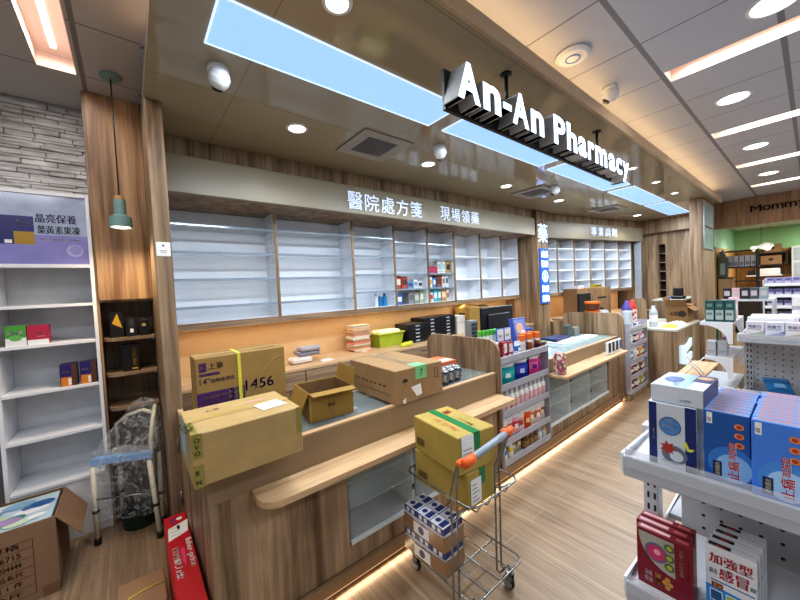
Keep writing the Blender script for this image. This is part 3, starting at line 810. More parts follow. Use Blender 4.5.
t = carton('shipping_box', 'upright cardboard fan box with purple print and a yellow strap behind the long box', (.248, 2.04, .897), (.472, .185, .408), 0, flat('#957742', .75, var=.08), flat('#a58a56', .35), 'x', d_fan)
q = M(); Y_ = flat('#d6cf4a', .4)
for a, b in (((.205, -.0025, 0), (.222, -.0012, .4095)), ((.205, -.0025, .4085), (.222, .187, .4098)), ((.205, .186, 0), (.222, .1872, .4095))): q.box(a, b, Y_, 0)
q.build('strap', t, label='yellow plastic strap')

def open_box(name, label, loc, size, rotz, mat_, flaps, group=None, deco=None, inside=CARDIN):
    """open-topped carton; flaps: {side: (angle out from upright in deg, length)}"""
    w, d, h = size; e = .005
    t = thing(name, label, 'cardboard box', loc, rotz, group)
    q = M()
    q.box((0, 0, 0), (w, d, e), mat_); q.box((0, 0, e), (w, e, h), mat_); q.box((0, d - e, e), (w, d, h), mat_); q.box((0, e, e), (e, d - e, h), mat_); q.box((w - e, e, e), (w, d - e, h), mat_)
    for s, a, b in (('+y', (e, .0, e), (w - e, e + .0006, h)),): pass
    q.quad((e, e + .0005, e), (e, e + .0005, h), (w - e, e + .0005, h), (w - e, e + .0005, e), inside); q.quad((e, d - e - .0005, e), (w - e, d - e - .0005, e), (w - e, d - e - .0005, h), (e, d - e - .0005, h), inside)
    q.quad((e + .0005, e, e), (e + .0005, d - e, e), (e + .0005, d - e, h), (e + .0005, e, h), inside); q.quad((w - e - .0005, e, e), (w - e - .0005, e, h), (w - e - .0005, d - e, h), (w - e - .0005, d - e, e), inside)
    q.quad((e, e, e + .0005), (w - e, e, e + .0005), (w - e, d - e, e + .0005), (e, d - e, e + .0005), inside)
    if deco: deco(q, (0, 0, 0), (w, d, h))
    q.build('box_body', t)
    for s, (ang, L) in flaps.items():
        a = math.radians(ang); q = M()
        if s == 'front': p0, p1, o = Vector((0, 0, h)), Vector((w, 0, h)), Vector((0, -math.sin(a), math.cos(a)))
        elif s == 'back': p0, p1, o = Vector((0, d, h)), Vector((w, d, h)), Vector((0, math.sin(a), math.cos(a)))
        elif s == 'left': p0, p1, o = Vector((0, 0, h)), Vector((0, d, h)), Vector((-math.sin(a), 0, math.cos(a)))
        else: p0, p1, o = Vector((w, 0, h)), Vector((w, d, h)), Vector((math.sin(a), 0, math.cos(a)))
        u = (p1 - p0).normalized() * min(.012, L * .1); z0 = o * .001
        nrm = (p1 - p0).cross(o).normalized() * .004
        q.slab([tuple(p0 + z0), tuple(p1 + z0), tuple(p1 + o * L - u), tuple(p0 + o * L + u)], nrm, mat_)
        q.build('flap', t)
    return t
def d_open(q, lo, hi):
    q.dtext(lo, hi, '-y', .4, .42, .13, '盤架', INK); q.decal(lo, hi, '-y', .0, .0, .04, 1, TAPE); q.decal(lo, hi, '-y', .44, .02, .52, .4, flat('#94744a', .3))
open_box('open_box', 'open empty cardboard box with its flaps spread on the glass counter top', (.742, 1.76, .898), (.265, .26, .165), math.radians(-6), flat('#957536', .75, var=.08), {'front': (95, .06), 'left': (155, .1), 'right': (12, .1), 'back': (105, .07)}, deco=d_open)

def d_right(q, lo, hi):
    BI = INK
    q.decal(lo, hi, '-y', .44, 0, .58, 1, flat('#94744f', .35))
    # rain umbrella mark and the pair of up arrows
    q.ddisc(lo, hi, '-y', .19, .62, .022, BI, 1); q.decal(lo, hi, '-y', .1, .52, .28, .61, CARD2, .0013); q.decal(lo, hi, '-y', .185, .5, .195, .62, BI, .0016)
    for u in (.82, .88): q.decal(lo, hi, '-y', u, .55, u + .014, .8, BI)
    q.decal(lo, hi, '-y', .8, .52, .92, .54, BI); q.decal(lo, hi, '-y', .8, .81, .92, .825, BI)
    q.dtext(lo, hi, '-x', .1, .45, .05, '- - - - - - - -', BROWNINK, w=.7); q.dtext(lo, hi, '-x', .1, .22, .05, 'FRAGILE  HANDLE WITH CARE', flat('#9a6a4a', .7), w=.8)
    q.decal(lo, hi, '-x', .4, 0, .5, 1, flat('#9a7a55', .4))
t = carton('shipping_box', 'large closed brown cardboard box with a green sticker on the counter beside the divider', (1.225, 1.6, .9095), (.4, .545, .212), math.radians(-1), CARD2, flat('#8f7a5c', .3), 'y', d_right)
q = M(); GS = flat('#7fc08a', .5); q.box((.16, .0, .2135), (.255, .09, .2142), GS, 0); q.box((.16, -.0022, .13), (.255, -.0012, .2142), GS, 0); q.text('7', (.195, -.0026, .145), (1, 0, 0), (0, 0, 1), .045, INK)
q.build('sticker', t, label='green sticker folded over the edge')
q = M(); q.add([(.12 + .075 * math.cos(a * PI / 16), -.0018, .055 + .055 * math.sin(a * PI / 16)) for a in range(32)], [tuple(range(32))], flat('#9b7d59', .6))
q.slab([(.12, -.003, .09), (.2, -.003, .1), (.21, -.003, .03), (.165, -.003, .025)], (0, .001, 0), PAPER); q.slab([(.05, -.003, .02), (.075, -.003, .035), (.075, -.003, .0), (.055, -.003, .0)], (0, .001, 0), PAPER)
q.build('torn_label', t, label='torn white label')

# small things under the glass counter top
def prod(name, label, cat, loc, size, body, rotz=0, deco=None, group=None, extra=None):
    """product box as one mesh; base at loc (corner)"""
    w, d, h = size; lo, hi = (0, 0, 0), (w, d, h)
    q = M(); q.box(lo, hi, body, .0012)
    if deco: deco(q, lo, hi)
    return tag(q.build(name), label, cat, group, loc, rotz)
def band(face, v0, v1, c, u0=0, u1=1):
    return lambda q, lo, hi: q.decal(lo, hi, face, u0, v0, u1, v1, c)
for i, (x, y, c, s) in enumerate(((.86, 2.04, '#d8dee2', 'white flat medicine pack'), (1.02, 1.72, '#7a4f3a', 'brown flat pack'), (1.06, 1.95, '#cfd6da', 'pale flat medicine pack'), (.74, 1.7, '#4a5b78', 'dark blue flat pack'))):
    prod('flat_pack', s + ' lying under the glass counter top', 'pack', (x, y, .7905), (.12, .16, .03), flat(c, .5), .2 * (i - 1), lambda q, lo, hi: q.decal(lo, hi, '+z', .1, .6, .9, .85, GREY))
# cans and the orange packs beside the large carton
def can(label, loc, g='drink cans beside the large carton'):
    q = M(); MT = flat('#b9bec4', .25, .8); BK = flat('#4d5660', .35, .4)
    q.lathe([(.0, 0), (.028, .0), (.036, .008), (.036, .03), (.036, .085), (.036, .1), (.03, .112), (.03, .115), (.027, .111), (.0, .111)], (0, 0, 0), MT, 18, [MT, MT, BK, MT, BK, MT, MT, MT, MT])
    q.text('Z', (-.014, -.0375, .036), (1, 0, 0), (0, 0, 1), .045, BK, bold=.02)
    return tag(q.build('drink_can'), label, 'can', g, loc)
c0 = can('silver drink can next to the large carton, nearest it of the row', (1.70, 1.72, .8965))
for i in range(1, 4): dup(c0, 'silver drink can on the counter, %s of the row from the large carton' % ORD[i], (1.70 + .075 * i, 1.72 + .006 * i, .8965))
for i in range(2): prod('flat_pack', ('lower' if i == 0 else 'upper') + ' orange and white pack behind the drink cans', 'pack', (1.70, 1.8, .897 + i * .0705), (.3, .2, .07), flat('#d0704a', .5), 0, lambda q, lo, hi: (q.decal(lo, hi, '+z', .05, .1, .95, .5, flat('#e3c9b5', .5)), q.decal(lo, hi, '-y', .1, .2, .9, .6, PAPER)))

# ------------------------------------------------------------------ back counter things
t = thing('sealed_bags', 'pile of clear bags with grey packets on the back counter behind the fan box', 'bags', (1.24, 3.3, .901))
for i, (x, y, z, w, d, h, c) in enumerate(((.0, .0, .0, .22, .16, .06, '#d8cdc6'), (.1, .06, .061, .24, .18, .05, '#8e8c98'), (.12, .04, .112, .22, .16, .045, '#a9a5ac'))):
    q = M(); q.box((x, y, z), (x + w, y + d, z + h), flat(c, .3), .02); q.build('bag', t)
q = M(); q.box((.3, -.08, .0), (.42, .03, .004), PAPER, 0); q.build('paper_slip', t)
q = M(); COLS = ['#d9b48e', '#c98d6a', '#e3cdb4', '#b7a58a', '#d98f72', '#e8dcc6', '#a8957d']
t = thing('paper_stack', 'tall untidy stack of folded paper sheets on the back counter left of the green basket', 'paper stack', (2.03, 3.42, .901))
for i in range(22):
    q.T = Matrix.Translation((random.uniform(-.012, .012), random.uniform(-.01, .01), 0)); q.box((0, 0, i * .014), (.24, .17, i * .014 + .0135), flat(random.choice(COLS), .7), .003)
q.T = Matrix.Identity(4); q.build('sheets', t)
q = M()
for i in range(6): q.T = Matrix.Translation((.02 + i * .045, -.06 - .02 * (i % 2), .001 * i)) @ Matrix.Rotation(i * .7, 4, 'Z'); q.box((-.035, -.02, 0), (.035, .02, .004), flat(random.choice(COLS), .7), 0)
q.build('loose_slips', t)
t = thing('storage_basket', 'lime green plastic basket filled with pale bags on the back counter', 'basket', (2.36, 3.36, .901))
LM = flat('#a9b83a', .4); q = M(); w, d, h = .4, .27, .17
for a, b, c, dd in (((.03, .03), (w - .03, .03), (w, 0), (0, 0)), ((w - .03, .03), (w - .03, d - .03), (w, d), (w, 0)), ((w - .03, d - .03), (.03, d - .03), (0, d), (w, d)), ((.03, d - .03), (.03, .03), (0, 0), (0, d))):
    q.slab([(a[0], a[1], 0), (b[0], b[1], 0), (c[0], c[1], h), (dd[0], dd[1], h)], (0, 0, .004), LM)
q.box((.03, .03, 0), (w - .03, d - .03, .006), LM); q.build('tub', t)
q = M()
for a, b in (((-.012, -.012, h - .012), (w + .012, .004, h + .006)), ((-.012, d - .004, h - .012), (w + .012, d + .012, h + .006)), ((-.012, .004, h - .012), (.004, d - .004, h + .006)), ((w - .004, .004, h - .012), (w + .012, d - .004, h + .006))): q.box(a, b, flat('#c2cc4e', .4), .004)
q.build('rim', t)
tag(M().box((0, 0, 0), (.34, .21, .07), flat('#dfe0b8', .4), .03).build('pale_bag'), 'pale puffy bag filling the lime green basket', 'bag', None, (2.39, 3.385, 1.035))
q = M()
for i in range(5): q.T = Matrix.Translation((i * .03, (i % 2) * .03, .0)) @ Matrix.Rotation(i, 4, 'Z'); q.box((-.05, -.03, 0), (.05, .03, .03 + i * .005), flat('#c3c83c', .4), .012)
tag(q.build('yellow_bag'), 'crumpled yellow green bag lying in front of the lime basket', 'bag', None, (2.62, 3.22, .901))
def organizer(label, x, y, n):
    t = thing('drawer_organizer', label, 'drawer unit', (x, y - .024, .901), 0, 'black drawer units on the back counter')
    M().box((0, .006, 0), (.33, .27, .048 * n + .01), BLACK).build('body', t)
    for i in range(n):
        q = M(); q.box((.008, -.002, .006 + i * .048), (.322, .0055, .048 + i * .048), flat('#202024', .3)); dr = q.build('drawer', t)
        q = M(); q.box((.13, -.006, .02 + i * .048), (.2, -.002, .036 + i * .048), flat('#b9c0c8', .3)); q.build('label_holder', dr)
    return t
organizer('black drawer unit with five drawers, closest to the lime basket', 2.78, 3.33, 5)
organizer('black drawer unit with white label holders, middle of the three', 3.125, 3.4, 6)
organizer('black drawer unit with white label holders, closest to the pale box', 3.465, 3.42, 6)
prod('white_box', 'pale upright box between the black drawer units and the brown cartons', 'box', (3.81, 3.38, .901), (.19, .25, .27), flat('#c9c6c2', .6), 0, band('-y', .6, .62, GREY))
for i in range(2):
    t = carton('stacked_carton', ('lower' if i == 0 else 'upper opened') + ' small brown carton stacked on the back counter behind the monitor', (4.02, 3.31, .901 + i * .187), (.5, .3, .185), 0, flat('#96793c', .75), TAPE, 'y', lambda q, lo, hi: (q.decal(lo, hi, '-y', .6, .3, .9, .55, BROWNINK), q.decal(lo, hi, '-x', .3, .2, .7, .6, INK)))
    if i:
        q = M(); q.slab([(0, .0, .186), (.0, .3, .186), (.11, .3, .228), (.11, 0, .228)], (0, 0, .003), flat('#a3843f', .75)); q.build('flap', t); q = M(); q.slab([(.5, .0, .186), (.5, .3, .186), (.4, .3, .222), (.4, 0, .222)], (0, 0, .003), PAPER); q.build('flap', t)
t = thing('yellow_tub', 'low yellow tub with a dark rim on the back counter right of the brown cartons', 'tub', (4.75, 3.42, .901))
M().lathe([(.0, 0), (.18, 0), (.22, .12), (.21, .12), (.175, .01), (.0, .01)], (0, 0, 0), flat('#d6c03a', .4), 20).build('bowl', t)
M().lathe([(.22, .121), (.23, .13), (.21, .136), (.205, .121)], (0, 0, 0), BLACK, 20).build('rim', t)
t = thing('monitor', 'black computer monitor seen from behind above the near display rack', 'monitor', (2.6, 1.99, .0))
q = M(); q.box((0, 0, 1.08), (.52, .03, 1.4), BLACK, .006); q.box((.08, -.02, 1.15), (.44, .0, 1.33), flat('#1b1b1f', .5), .01); q.build('screen_housing', t)
M().box((.21, .031, .875), (.29, .065, 1.25), BLACK, .006).build('stand_neck', t); M().box((.12, -.04, .8605), (.4, .16, .874), BLACK, .004).build('stand_foot', t)
t = thing('till_desk', 'low wood till desk behind the near display rack carrying the monitor', 'desk', (2.32, 1.925, 0))
M().box((0, 0, .83), (.76, .45, .86), W_X).build('top', t)
for x in (.0, .73): M().box((x, .01, 0), (x + .03, .44, .8295), W_DARK).build('side', t)
t = thing('mouse', 'black computer mouse on the till desk behind the divider', 'mouse', (2.38, 2.1, .8605))
M().box((0, 0, 0), (.1, .06, .035), BLACK, .012).build('mouse_body', t)

# ------------------------------------------------------------------ pouches, bottles for the racks
def pouch_mesh(w, h, d, c1, c2, c3=None, crimp='#e8e8ea'):
    q = M(); N = 6; P = []
    for j in range(N + 1):
        v = j / N; bulge = math.sin(PI * min(1, v * 1.15)) ** .6 * d if v < .87 else d * .04
        ww = w * (1 - .06 * math.sin(PI * v))
        P.append((ww / 2, bulge / 2 + .001, v * h))
    for j in range(N):
        a, b = P[j], P[j + 1]
        col = flat(c2, .25) if .28 < (j + .5) / N < .62 else flat(c1, .25)
        if j == N - 1: col = flat(crimp, .3)
        for s in (-1, 1):
            q.add([(-a[0], 0, a[2]), (0, s * a[1], a[2]), (a[0], 0, a[2]), (-b[0], 0, b[2]), (0, s * b[1], b[2]), (b[0], 0, b[2])],
                  [(0, 1, 4, 3), (1, 2, 5, 4)] if s < 0 else [(3, 4, 1, 0), (4, 5, 2, 1)], col, True)
    if c3: q.add([(-w * .22, -d * .5 - .0016, h * .35), (w * .22, -d * .5 - .0016, h * .35), (w * .18, -d * .5 - .0016, h * .56), (-w * .18, -d * .5 - .0016, h * .56)], [(0, 1, 2, 3)], flat(c3, .3))
    return q
def pouch(label, loc, size, cols, group=None, rotz=0, tilt=0, name='pouch'):
    w, h, d = size
    o = tag(pouch_mesh(w, h, d, *cols).build(name), label, 'pouch', group, loc)
    o.rotation_euler = (math.radians(tilt), 0, rotz)
    return o
def bottle(label, loc, r, h, body, cap, lab=None, group=None, neck=.5, caph=.12, name='bottle'):
    t = thing(name, label, 'bottle', loc, 0, group)
    q = M(); q.lathe([(.0, 0), (r * .92, 0), (r, h * .03), (r, h * .62), (r * .9, h * .72), (r * neck, h * .82), (r * neck, h * (1 - caph))], (0, 0, 0), flat(body, .3), 14); q.build('bottle_body', t)
    q = M(); q.lathe([(r * neck * 1.2, h * (1 - caph)), (r * neck * 1.2, h * .99), (r * neck, h), (.0, h)], (0, 0, 0), flat(cap, .35), 14); q.build('cap', t)
    if lab:
        q = M(); q.lathe([(r * 1.012, h * .12), (r * 1.012, h * .55)], (0, 0, 0), flat(lab, .4), 14); q.build('bottle_label', t)
    return t

RX, RY = 2.31, 1.6
top = RY and (1.02 - .0415)
# top shelf of the near rack
b0 = bottle('white bottle with green cap at the back of the near rack, leftmost of five', (RX + .045, RY + .24, top), .022, .24, '#e4ece4', '#5fb54a', '#dfeadb', 'green capped bottles on the near rack', .7, .2)
for i in range(1, 5): dup(b0, 'white bottle with green cap at the back of the near rack, %s from left' % ORD[i], (RX + .045 + i * .05, RY + .24 - .004 * i, top))
bottle('slim dark bottle at the front left corner of the near rack top', (RX + .035, RY + .06, top), .018, .16, '#2c2f33', '#e6e9ea', '#dfe4e4', None, .8)
RB = flat('#8f1d2b', .35); 
def d_red(q, lo, hi): q.decal(lo, hi, '-y', .3, .35, .95, .9, flat('#e9dfdc', .4)); q.decal(lo, hi, '-y', .1, .08, .6, .25, flat('#d9b4b4', .4)); q.decal(lo, hi, '-y', .4, .45, .6, .7, flat('#b0303a', .4))
for i in range(2): prod('blister_pack', 'dark red and white hanging pack, %s one on the top of the near rack' % ('left' if i == 0 else 'right'), 'pack', (RX + .1 + i * .1, RY + .05 + i * .012, top), (.088, .035, .15 - i * .015), RB, .1, d_red)
pouch('white pouch with blue print between the red packs and the orange tubes', (RX + .36, RY + .07, top), (.1, .13, .04), ('#e3e7ee', '#3f6fc0', '#f0f3f8'))
for i in range(5):
    bottle('white tube with an orange cap, %s from the left on the near rack top' % ORD[i], (RX + .43 + i * .066, RY + .07 + .03 * (i % 2), top), .026, .17 + .01 * (i % 2), ('#e9e3dc', '#efe9e2')[i % 2], '#e0702a', '#8a4a2a' if i in (2, 4) else '#d9c9ba', 'orange capped tubes', .95, .3, 'tube')
prod('small_box', 'dark maroon box at the front right corner of the near rack top', 'box', (RX + .655, RY + .015, top), (.09, .05, .07), flat('#4a2426', .4), 0, band('-y', .3, .7, flat('#8a6a3a', .4)))
for i in range(2):
    prod('display_card', 'white display card with a blue base, %s of the pair before the monitor' % ('left' if i == 0 else 'right'), 'card', (RX + .2 + i * .11, RY + .165, top), (.1, .02, .24), flat('#4f7ac8', .4), 0,
         lambda q, lo, hi: (q.decal(lo, hi, '-y', .04, .55, .96, .98, PAPER), q.dtext(lo, hi, '-y', .2, .68, .1, '眼藥', flat('#3a5a9a', .5))))
t = thing('display_box', 'blue display box with a photo panel, tilted, at the right rear of the near rack', 'display box', (RX + .49, RY + .15, top + .013), -.15)
q = M(); q.T = Matrix.Rotation(math.radians(-10), 4, 'X'); q.box((0, 0, 0), (.18, .05, .3), flat('#5069b8', .35), .003)
q.decal((0, 0, 0), (.18, .05, .3), '-y', .08, .3, .92, .95, flat('#7f93cf', .4)); q.ddisc((0, 0, 0), (.18, .05, .3), '-y', .45, .68, .05, flat('#d9b49a', .5)); q.decal((0, 0, 0), (.18, .05, .3), '-y', .5, .35, .8, .6, flat('#e9ecf2', .5), .0012)
q.dtext((0, 0, 0), (.18, .05, .3), '-y', .1, .85, .07, '舒適', PAPER, eps=.0015); q.build('box_body', t)
prod('display_box', 'small blue box standing right of the tilted blue display box', 'box', (RX + .672, RY + .15, top), (.07, .06, .2), flat('#4c66b4', .4), -.2, band('-y', .4, .7, PAPER, .1, .901))
t = thing('card_rack', 'grey upright tower of small compartments behind the near rack', 'tower', (RX + .07, RY + .35, .8605))
M().box((0, 0, 0), (.1, .07, .44), GREY).build('body', t)
for i in range(6):
    q = M(); q.box((.01, -.006, .2 + i * .038), (.09, -.0005, .23 + i * .038), DKGREY); q.build('compartment', t)

def row(shelf_z, items, y=.1): pass
# second shelf: pouches
z2 = .795 - .0415
pouch('pink and white pouch at the left end of the second shelf of the near rack', (RX + .065, RY + .08, z2), (.09, .19, .04), ('#e6dfe6', '#d98fae', '#6a8fd0'))
for i in range(3): pouch('teal pouch, %s from the left on the second shelf of the near rack' % ORD[i], (RX + .17 + i * .075, RY + .06 + .03 * i, z2), (.13, .185, .03), ('#1f9aa0', '#38b0b2', '#d8eeee'), 'teal pouches', -.35)
for i in range(3): pouch('dark blue pouch, %s from the left on the second shelf of the near rack' % ORD[i], (RX + .39 + i * .07, RY + .06 + .03 * i, z2), (.12, .185, .03), ('#24349a', '#3a4fc0', '#c8d0f0'), 'dark blue pouches', -.35)
for i in range(2): pouch('bright pink pouch, %s one on the second shelf of the near rack' % ('left' if i == 0 else 'right'), (RX + .605 + i * .1, RY + .06 + .03 * i, z2), (.115, .185, .03), ('#cf3f8f', '#e06aa8', '#5a2a80'), 'bright pink pouches', -.3)
# third shelf: bottles in a row
z3 = .575 - .0415
b0 = bottle('white bottle with silver cap, leftmost of the front row on the third rack shelf', (RX + .05, RY + .05, z3), .03, .185, '#ecebea', '#c9ccd2', '#e2b8bd', 'silver capped bottles', .62, .22)
for i in range(1, 10):
    dup(b0, 'white bottle with silver cap, %s in the front row on the third rack shelf' % ORD[i], (RX + .05 + i * .075, RY + .05, z3)) if i < 10 else None
for i in range(9): dup(b0, 'white bottle with silver cap, %s in the rear row on the third rack shelf' % ORD[i], (RX + .085 + i * .075, RY + .15, z3), None, 'rear silver capped bottles')
# fourth shelf: packets
z4 = .335 - .0415
PC = [('#e9dcd6', '#3a3430', '#d8cfc4'), ('#e4d2d2', '#b06a74', '#f0e6e0'), ('#e0a8b4', '#c83a54', '#f4e4e4'), ('#efe4dc', '#d0a090', '#a84a3a'), ('#e0562a', '#d84a20', '#f2d2a0'), ('#e6d6c0', '#b8804a', '#f4ecdc'), ('#ead2cc', '#c86a5a', '#fff0e0'), ('#e2d6c6', '#8a5a3a', '#e8dccc')]
PN = ['white packet with black print', 'cream packet with dusky pink band', 'pink packet with red band', 'cream packet with salmon band', 'orange packet', 'beige packet with ochre band', 'pale rose packet with red band', 'beige packet with brown band']
for i in range(8): pouch(PN[i] + ' on the fourth shelf of the near rack', (RX + .065 + i * .092, RY + .05 + .012 * (i % 2), z4), (.1, .19, .03), PC[i], 'packets on the fourth shelf', -.3, 0, 'packet')
# bottom shelf
z5 = .165 - .0415
bottle('blue bottle with white cap on the bottom shelf of the near rack', (RX + .06, RY + .05, z5), .032, .13, '#3f6fb8', '#e8e8ea', '#dfe6f0', None, .6, .2)
bottle('yellow bottle with white cap on the bottom shelf of the near rack', (RX + .15, RY + .05, z5), .032, .13, '#d6b93a', '#e8e8ea', '#f0ead0', None, .6, .2)
bottle('white bottle on the bottom shelf of the near rack behind the blue one', (RX + .1, RY + .15, z5), .032, .15, '#e6e4e0', '#d8d2cc', '#c8a890', None, .6, .2)
for i in range(2): pouch('cream snack packet, %s one on the bottom shelf of the near rack' % ('left' if i == 0 else 'right'), (RX + .245 + i * .085, RY + .09, z5), (.09, .15, .05), ('#d9c9a4', '#a88a5a', '#efe6d2'), 'cream snack packets', -.25, 0, 'packet')
for i in range(3):
    t = bottle('brown jar on the bottom shelf of the near rack, %s from the left' % ORD[i], (RX + .41 + i * .08, RY + .06, z5), .034, .14, '#6a4a30', '#8a6a4a', '#a5825a', 'brown jars', .9, .15, 'jar')
bottle('pale blue bottle on the bottom shelf of the near rack', (RX + .645, RY + .06, z5), .03, .16, '#8fb4d8', '#e8eef4', '#e2ecf6', None, .6, .2)
bottle('tan jar at the right end of the bottom shelf of the near rack', (RX + .725, RY + .06, z5), .034, .15, '#b89a6c', '#8a6a44', '#d8c8a8', None, .9, .15, 'jar')

# ledge and counter of the far section
SPK = speckle('candy_mix', ['#a8324a', '#d8c09a', '#6a2a3a', '#c86a7a', '#e0d0c0', '#8a4a2a'], 45)
t = thing('candy_bag', 'clear bag packed with red and pink sweets on the pale ledge beside the near rack', 'bag', (3.17, 1.535, .733))
q = M(); q.lathe([(.0, 0), (.052, .004), (.058, .04), (.056, .16), (.045, .2), (.0, .21)], (0, 0, 0), SPK, 14); q.build('sweets', t)
q = M(); q.lathe([(.054, .0), (.061, .04), (.059, .17), (.048, .21), (.025, .225), (.035, .25)], (0, 0, 0), FILM, 14); q.build('bag_film', t)
q = M(); q.box((0, 0, 0), (.05, .06, .17), speckle('mixed_print', ['#d8a030', '#a83a5a', '#e8d8c8', '#6a8a4a'], 40), .004); tag(q.build('small_box'), 'multicoloured slim box standing on the far counter top beside the near rack', 'box', None, (3.12, 1.66, .8695))
t = thing('paper_pile', 'pile of white papers and a blue folder on the far glass counter top', 'papers', (3.95, 1.85, .8665))
q = M(); q.box((0, 0, 0), (.5, .22, .02), PAPER); q.box((.1, .05, .0205), (.45, .26, .03), flat('#d5d8dc', .5)); q.build('papers', t)
M().box((.02, .1, .031), (.4, .3, .055), flat('#26305a', .4)).build('folder', t)
M().box((.52, -.03, 0), (.9, .12, .012), PAPER).build('sheet', t)
t = thing('tape_dispenser', 'grey tape dispenser and clear case near the far divider', 'tape dispenser', (4.5, 2.06, .8665))
q = M(); q.slab([(0, 0, 0), (.2, 0, 0), (.2, 0, .06), (.1, 0, .17), (.03, 0, .15)], (0, .07, 0), flat('#4c5450', .5)); q.build('dispenser_body', t)
M().box((.22, 0, 0), (.36, .12, .11), flat('#8b9290', .2), .006).build('case', t)
for i in range(4):
    t = thing('handheld_device', 'white handheld device with black front on the far ledge, %s of four from left' % ORD[i], 'device', (4.27 + i * .115, 1.5, .7325), 0, 'handheld devices on the ledge')
    M().box((0, 0, 0), (.085, .03, .15), flat('#dfe4ea', .4), .006).build('casing', t)
    M().box((.012, -.003, .03), (.073, -.0004, .14), BLACK if i < 3 else flat('#3a62b4', .4), .002).build('front_panel', t)

# far rack
RX2, RY2 = 5.0, 1.5
zt = .965 - .0415
def cone_bottle(label, loc, cap, body):
    t = thing('bottle', label, 'bottle', loc)
    M().lathe([(.0, 0), (.06, 0), (.062, .24), (.055, .26)], (0, 0, 0), body, 14).build('bottle_body', t)
    M().lathe([(.058, .261), (.05, .3), (.02, .38), (.0, .39)], (0, 0, 0), flat(cap, .35), 14).build('cap', t)
cone_bottle('bottle with a purple cone cap on top of the far rack', (RX2 + .25, RY2 + .108, zt), '#5a4aa0', flat('#c8d4da', .3))
cone_bottle('bottle with a red cone cap on top of the far rack', (RX2 + .46, RY2 + .108, zt), '#c8302a', speckle('dotted_print', ['#e6e0da', '#d8a89a', '#e8e4e0', '#a83a3a', '#efece8'], 40))
for i in range(5): prod('small_box', ['blue and white', 'pale grey', 'dark blue', 'white', 'grey blue'][i] + ' small box along the front of the far rack top', 'box', (RX2 + .02 + i * .1, RY2 + .015, zt), (.08, .02, .085), flat(['#7f9ac8', '#c8ccd2', '#2e4a90', '#e6e8ea', '#8a98b0'][i], .4), 0, band('-y', .3, .7, PAPER, .1, .8))
FC = [[('#2a6a9a', 'blue'), ('#e2e2e6', 'white'), ('#3a3a4a', 'black'), ('#b07ab0', 'mauve'), ('#d89ab0', 'pink'), ('#8a4a5a', 'plum')],
      [('#5ab04a', 'green'), ('#4aa0d0', 'sky blue'), ('#e0e0da', 'white'), ('#c83a2a', 'red'), ('#e0a03a', 'amber'), ('#8a3a2a', 'rust')],
      [('#5a2a2a', 'dark brown'), ('#a83a3a', 'brick red'), ('#6a3a3a', 'maroon'), ('#b07a6a', 'rose brown'), ('#7a4a4a', 'brown'), ('#c8a89a', 'beige')],
      [('#e2dcd6', 'white'), ('#5a3a3a', 'brown'), ('#8a2a2a', 'red'), ('#c8c0b4', 'grey'), ('#b8b04a', 'olive'), ('#a89a8a', 'taupe')]]
for k, z in enumerate((.76, .55, .345, .15)):
    for i, (c, n) in enumerate(FC[k]):
        pouch('%s packet on the %s shelf down of the far rack' % (n, ORD[k + 1]), (RX2 + .07 + i * .115, RY2 + .045 + .012 * (i % 2), z - .0415), (.115, .16, .045), (c, ('#e8e4e0', c, '#d8d0c8')[i % 3], '#efe8e0'), 'packets on the far rack', -.3, 0, 'packet')
# behind the far divider
for i in range(2):
    t = thing('orange_tub', ('lower' if i == 0 else 'upper') + ' orange lidded tub behind the far divider', 'tub', (5.12, 1.99, 1.06 + i * .13))
    M().lathe([(.0, 0), (.09, 0), (.095, .09)], (0, 0, 0), flat('#6a3a22', .4), 16).build('tub_body', t); M().lathe([(.1, .091), (.1, .12), (.0, .125)], (0, 0, 0), flat('#d9762f', .4), 16).build('lid', t)
t = thing('cash_desk_shelf', 'low wood desk behind the far divider carrying a monitor and orange tubs', 'desk', (5.0, 1.9, 0))
M().box((0, 0, 1.03), (.75, .62, 1.058), W_X).build('top', t)
for x in (0, .72): M().box((x, .02, 0), (x + .03, .6, 1.029), W_DARK).build('side', t)
t = thing('monitor', 'black monitor on the desk behind the far divider', 'monitor', (5.2, 2.2, 1.059))
M().box((0, 0, .08), (.42, .03, .36), BLACK, .004).build('screen_housing', t); M().box((.18, .005, .01), (.24, .025, .08), BLACK).build('stand_neck', t); M().box((.1, -.07, 0), (.32, .1, .01), BLACK).build('stand_foot', t)
q = M(); q.box((0, 0, 0), (.3, .2, .1), flat('#9aa0a6', .3), .04); tag(q.build('grey_device'), 'rounded grey device on the desk top left of the far orange tubs', 'device', None, (5.3, 1.93, 1.059))
# pair of big cartons on the far back counter (built in the angled frame)
for i in range(2):
    s = .58 + i * .53; x = AX + s * math.cos(AA) + .21 * math.sin(AA); y = AY + s * math.sin(AA) - .21 * math.cos(AA)
    t = carton('large_carton', ('left' if i == 0 else 'right') + ' one of two big brown cartons on the far back counter', (x, y, .901), (.52, .3, .56), AA, CARDB, TAPE, 'y', lambda q, lo, hi: (q.decal(lo, hi, '-y', .15, .62, .7, .68, INK), q.decal(lo, hi, '-y', .2, .2, .5, .3, INK), q.decal(lo, hi, '-y', .85, .05, .88, .8, BROWNINK)))
prod('small_box', 'yellow striped small box on top of the right big carton', 'box', (7.15, 2.70, 1.4625), (.18, .12, .06), flat('#c9b53a', .5), AA, band('-y', .3, .7, BLACK))
prod('small_box', 'white small box on top of the left big carton', 'box', (6.6, 2.80, 1.4625), (.16, .12, .05), PAPER, AA, band('-y', .3, .5, GREY))

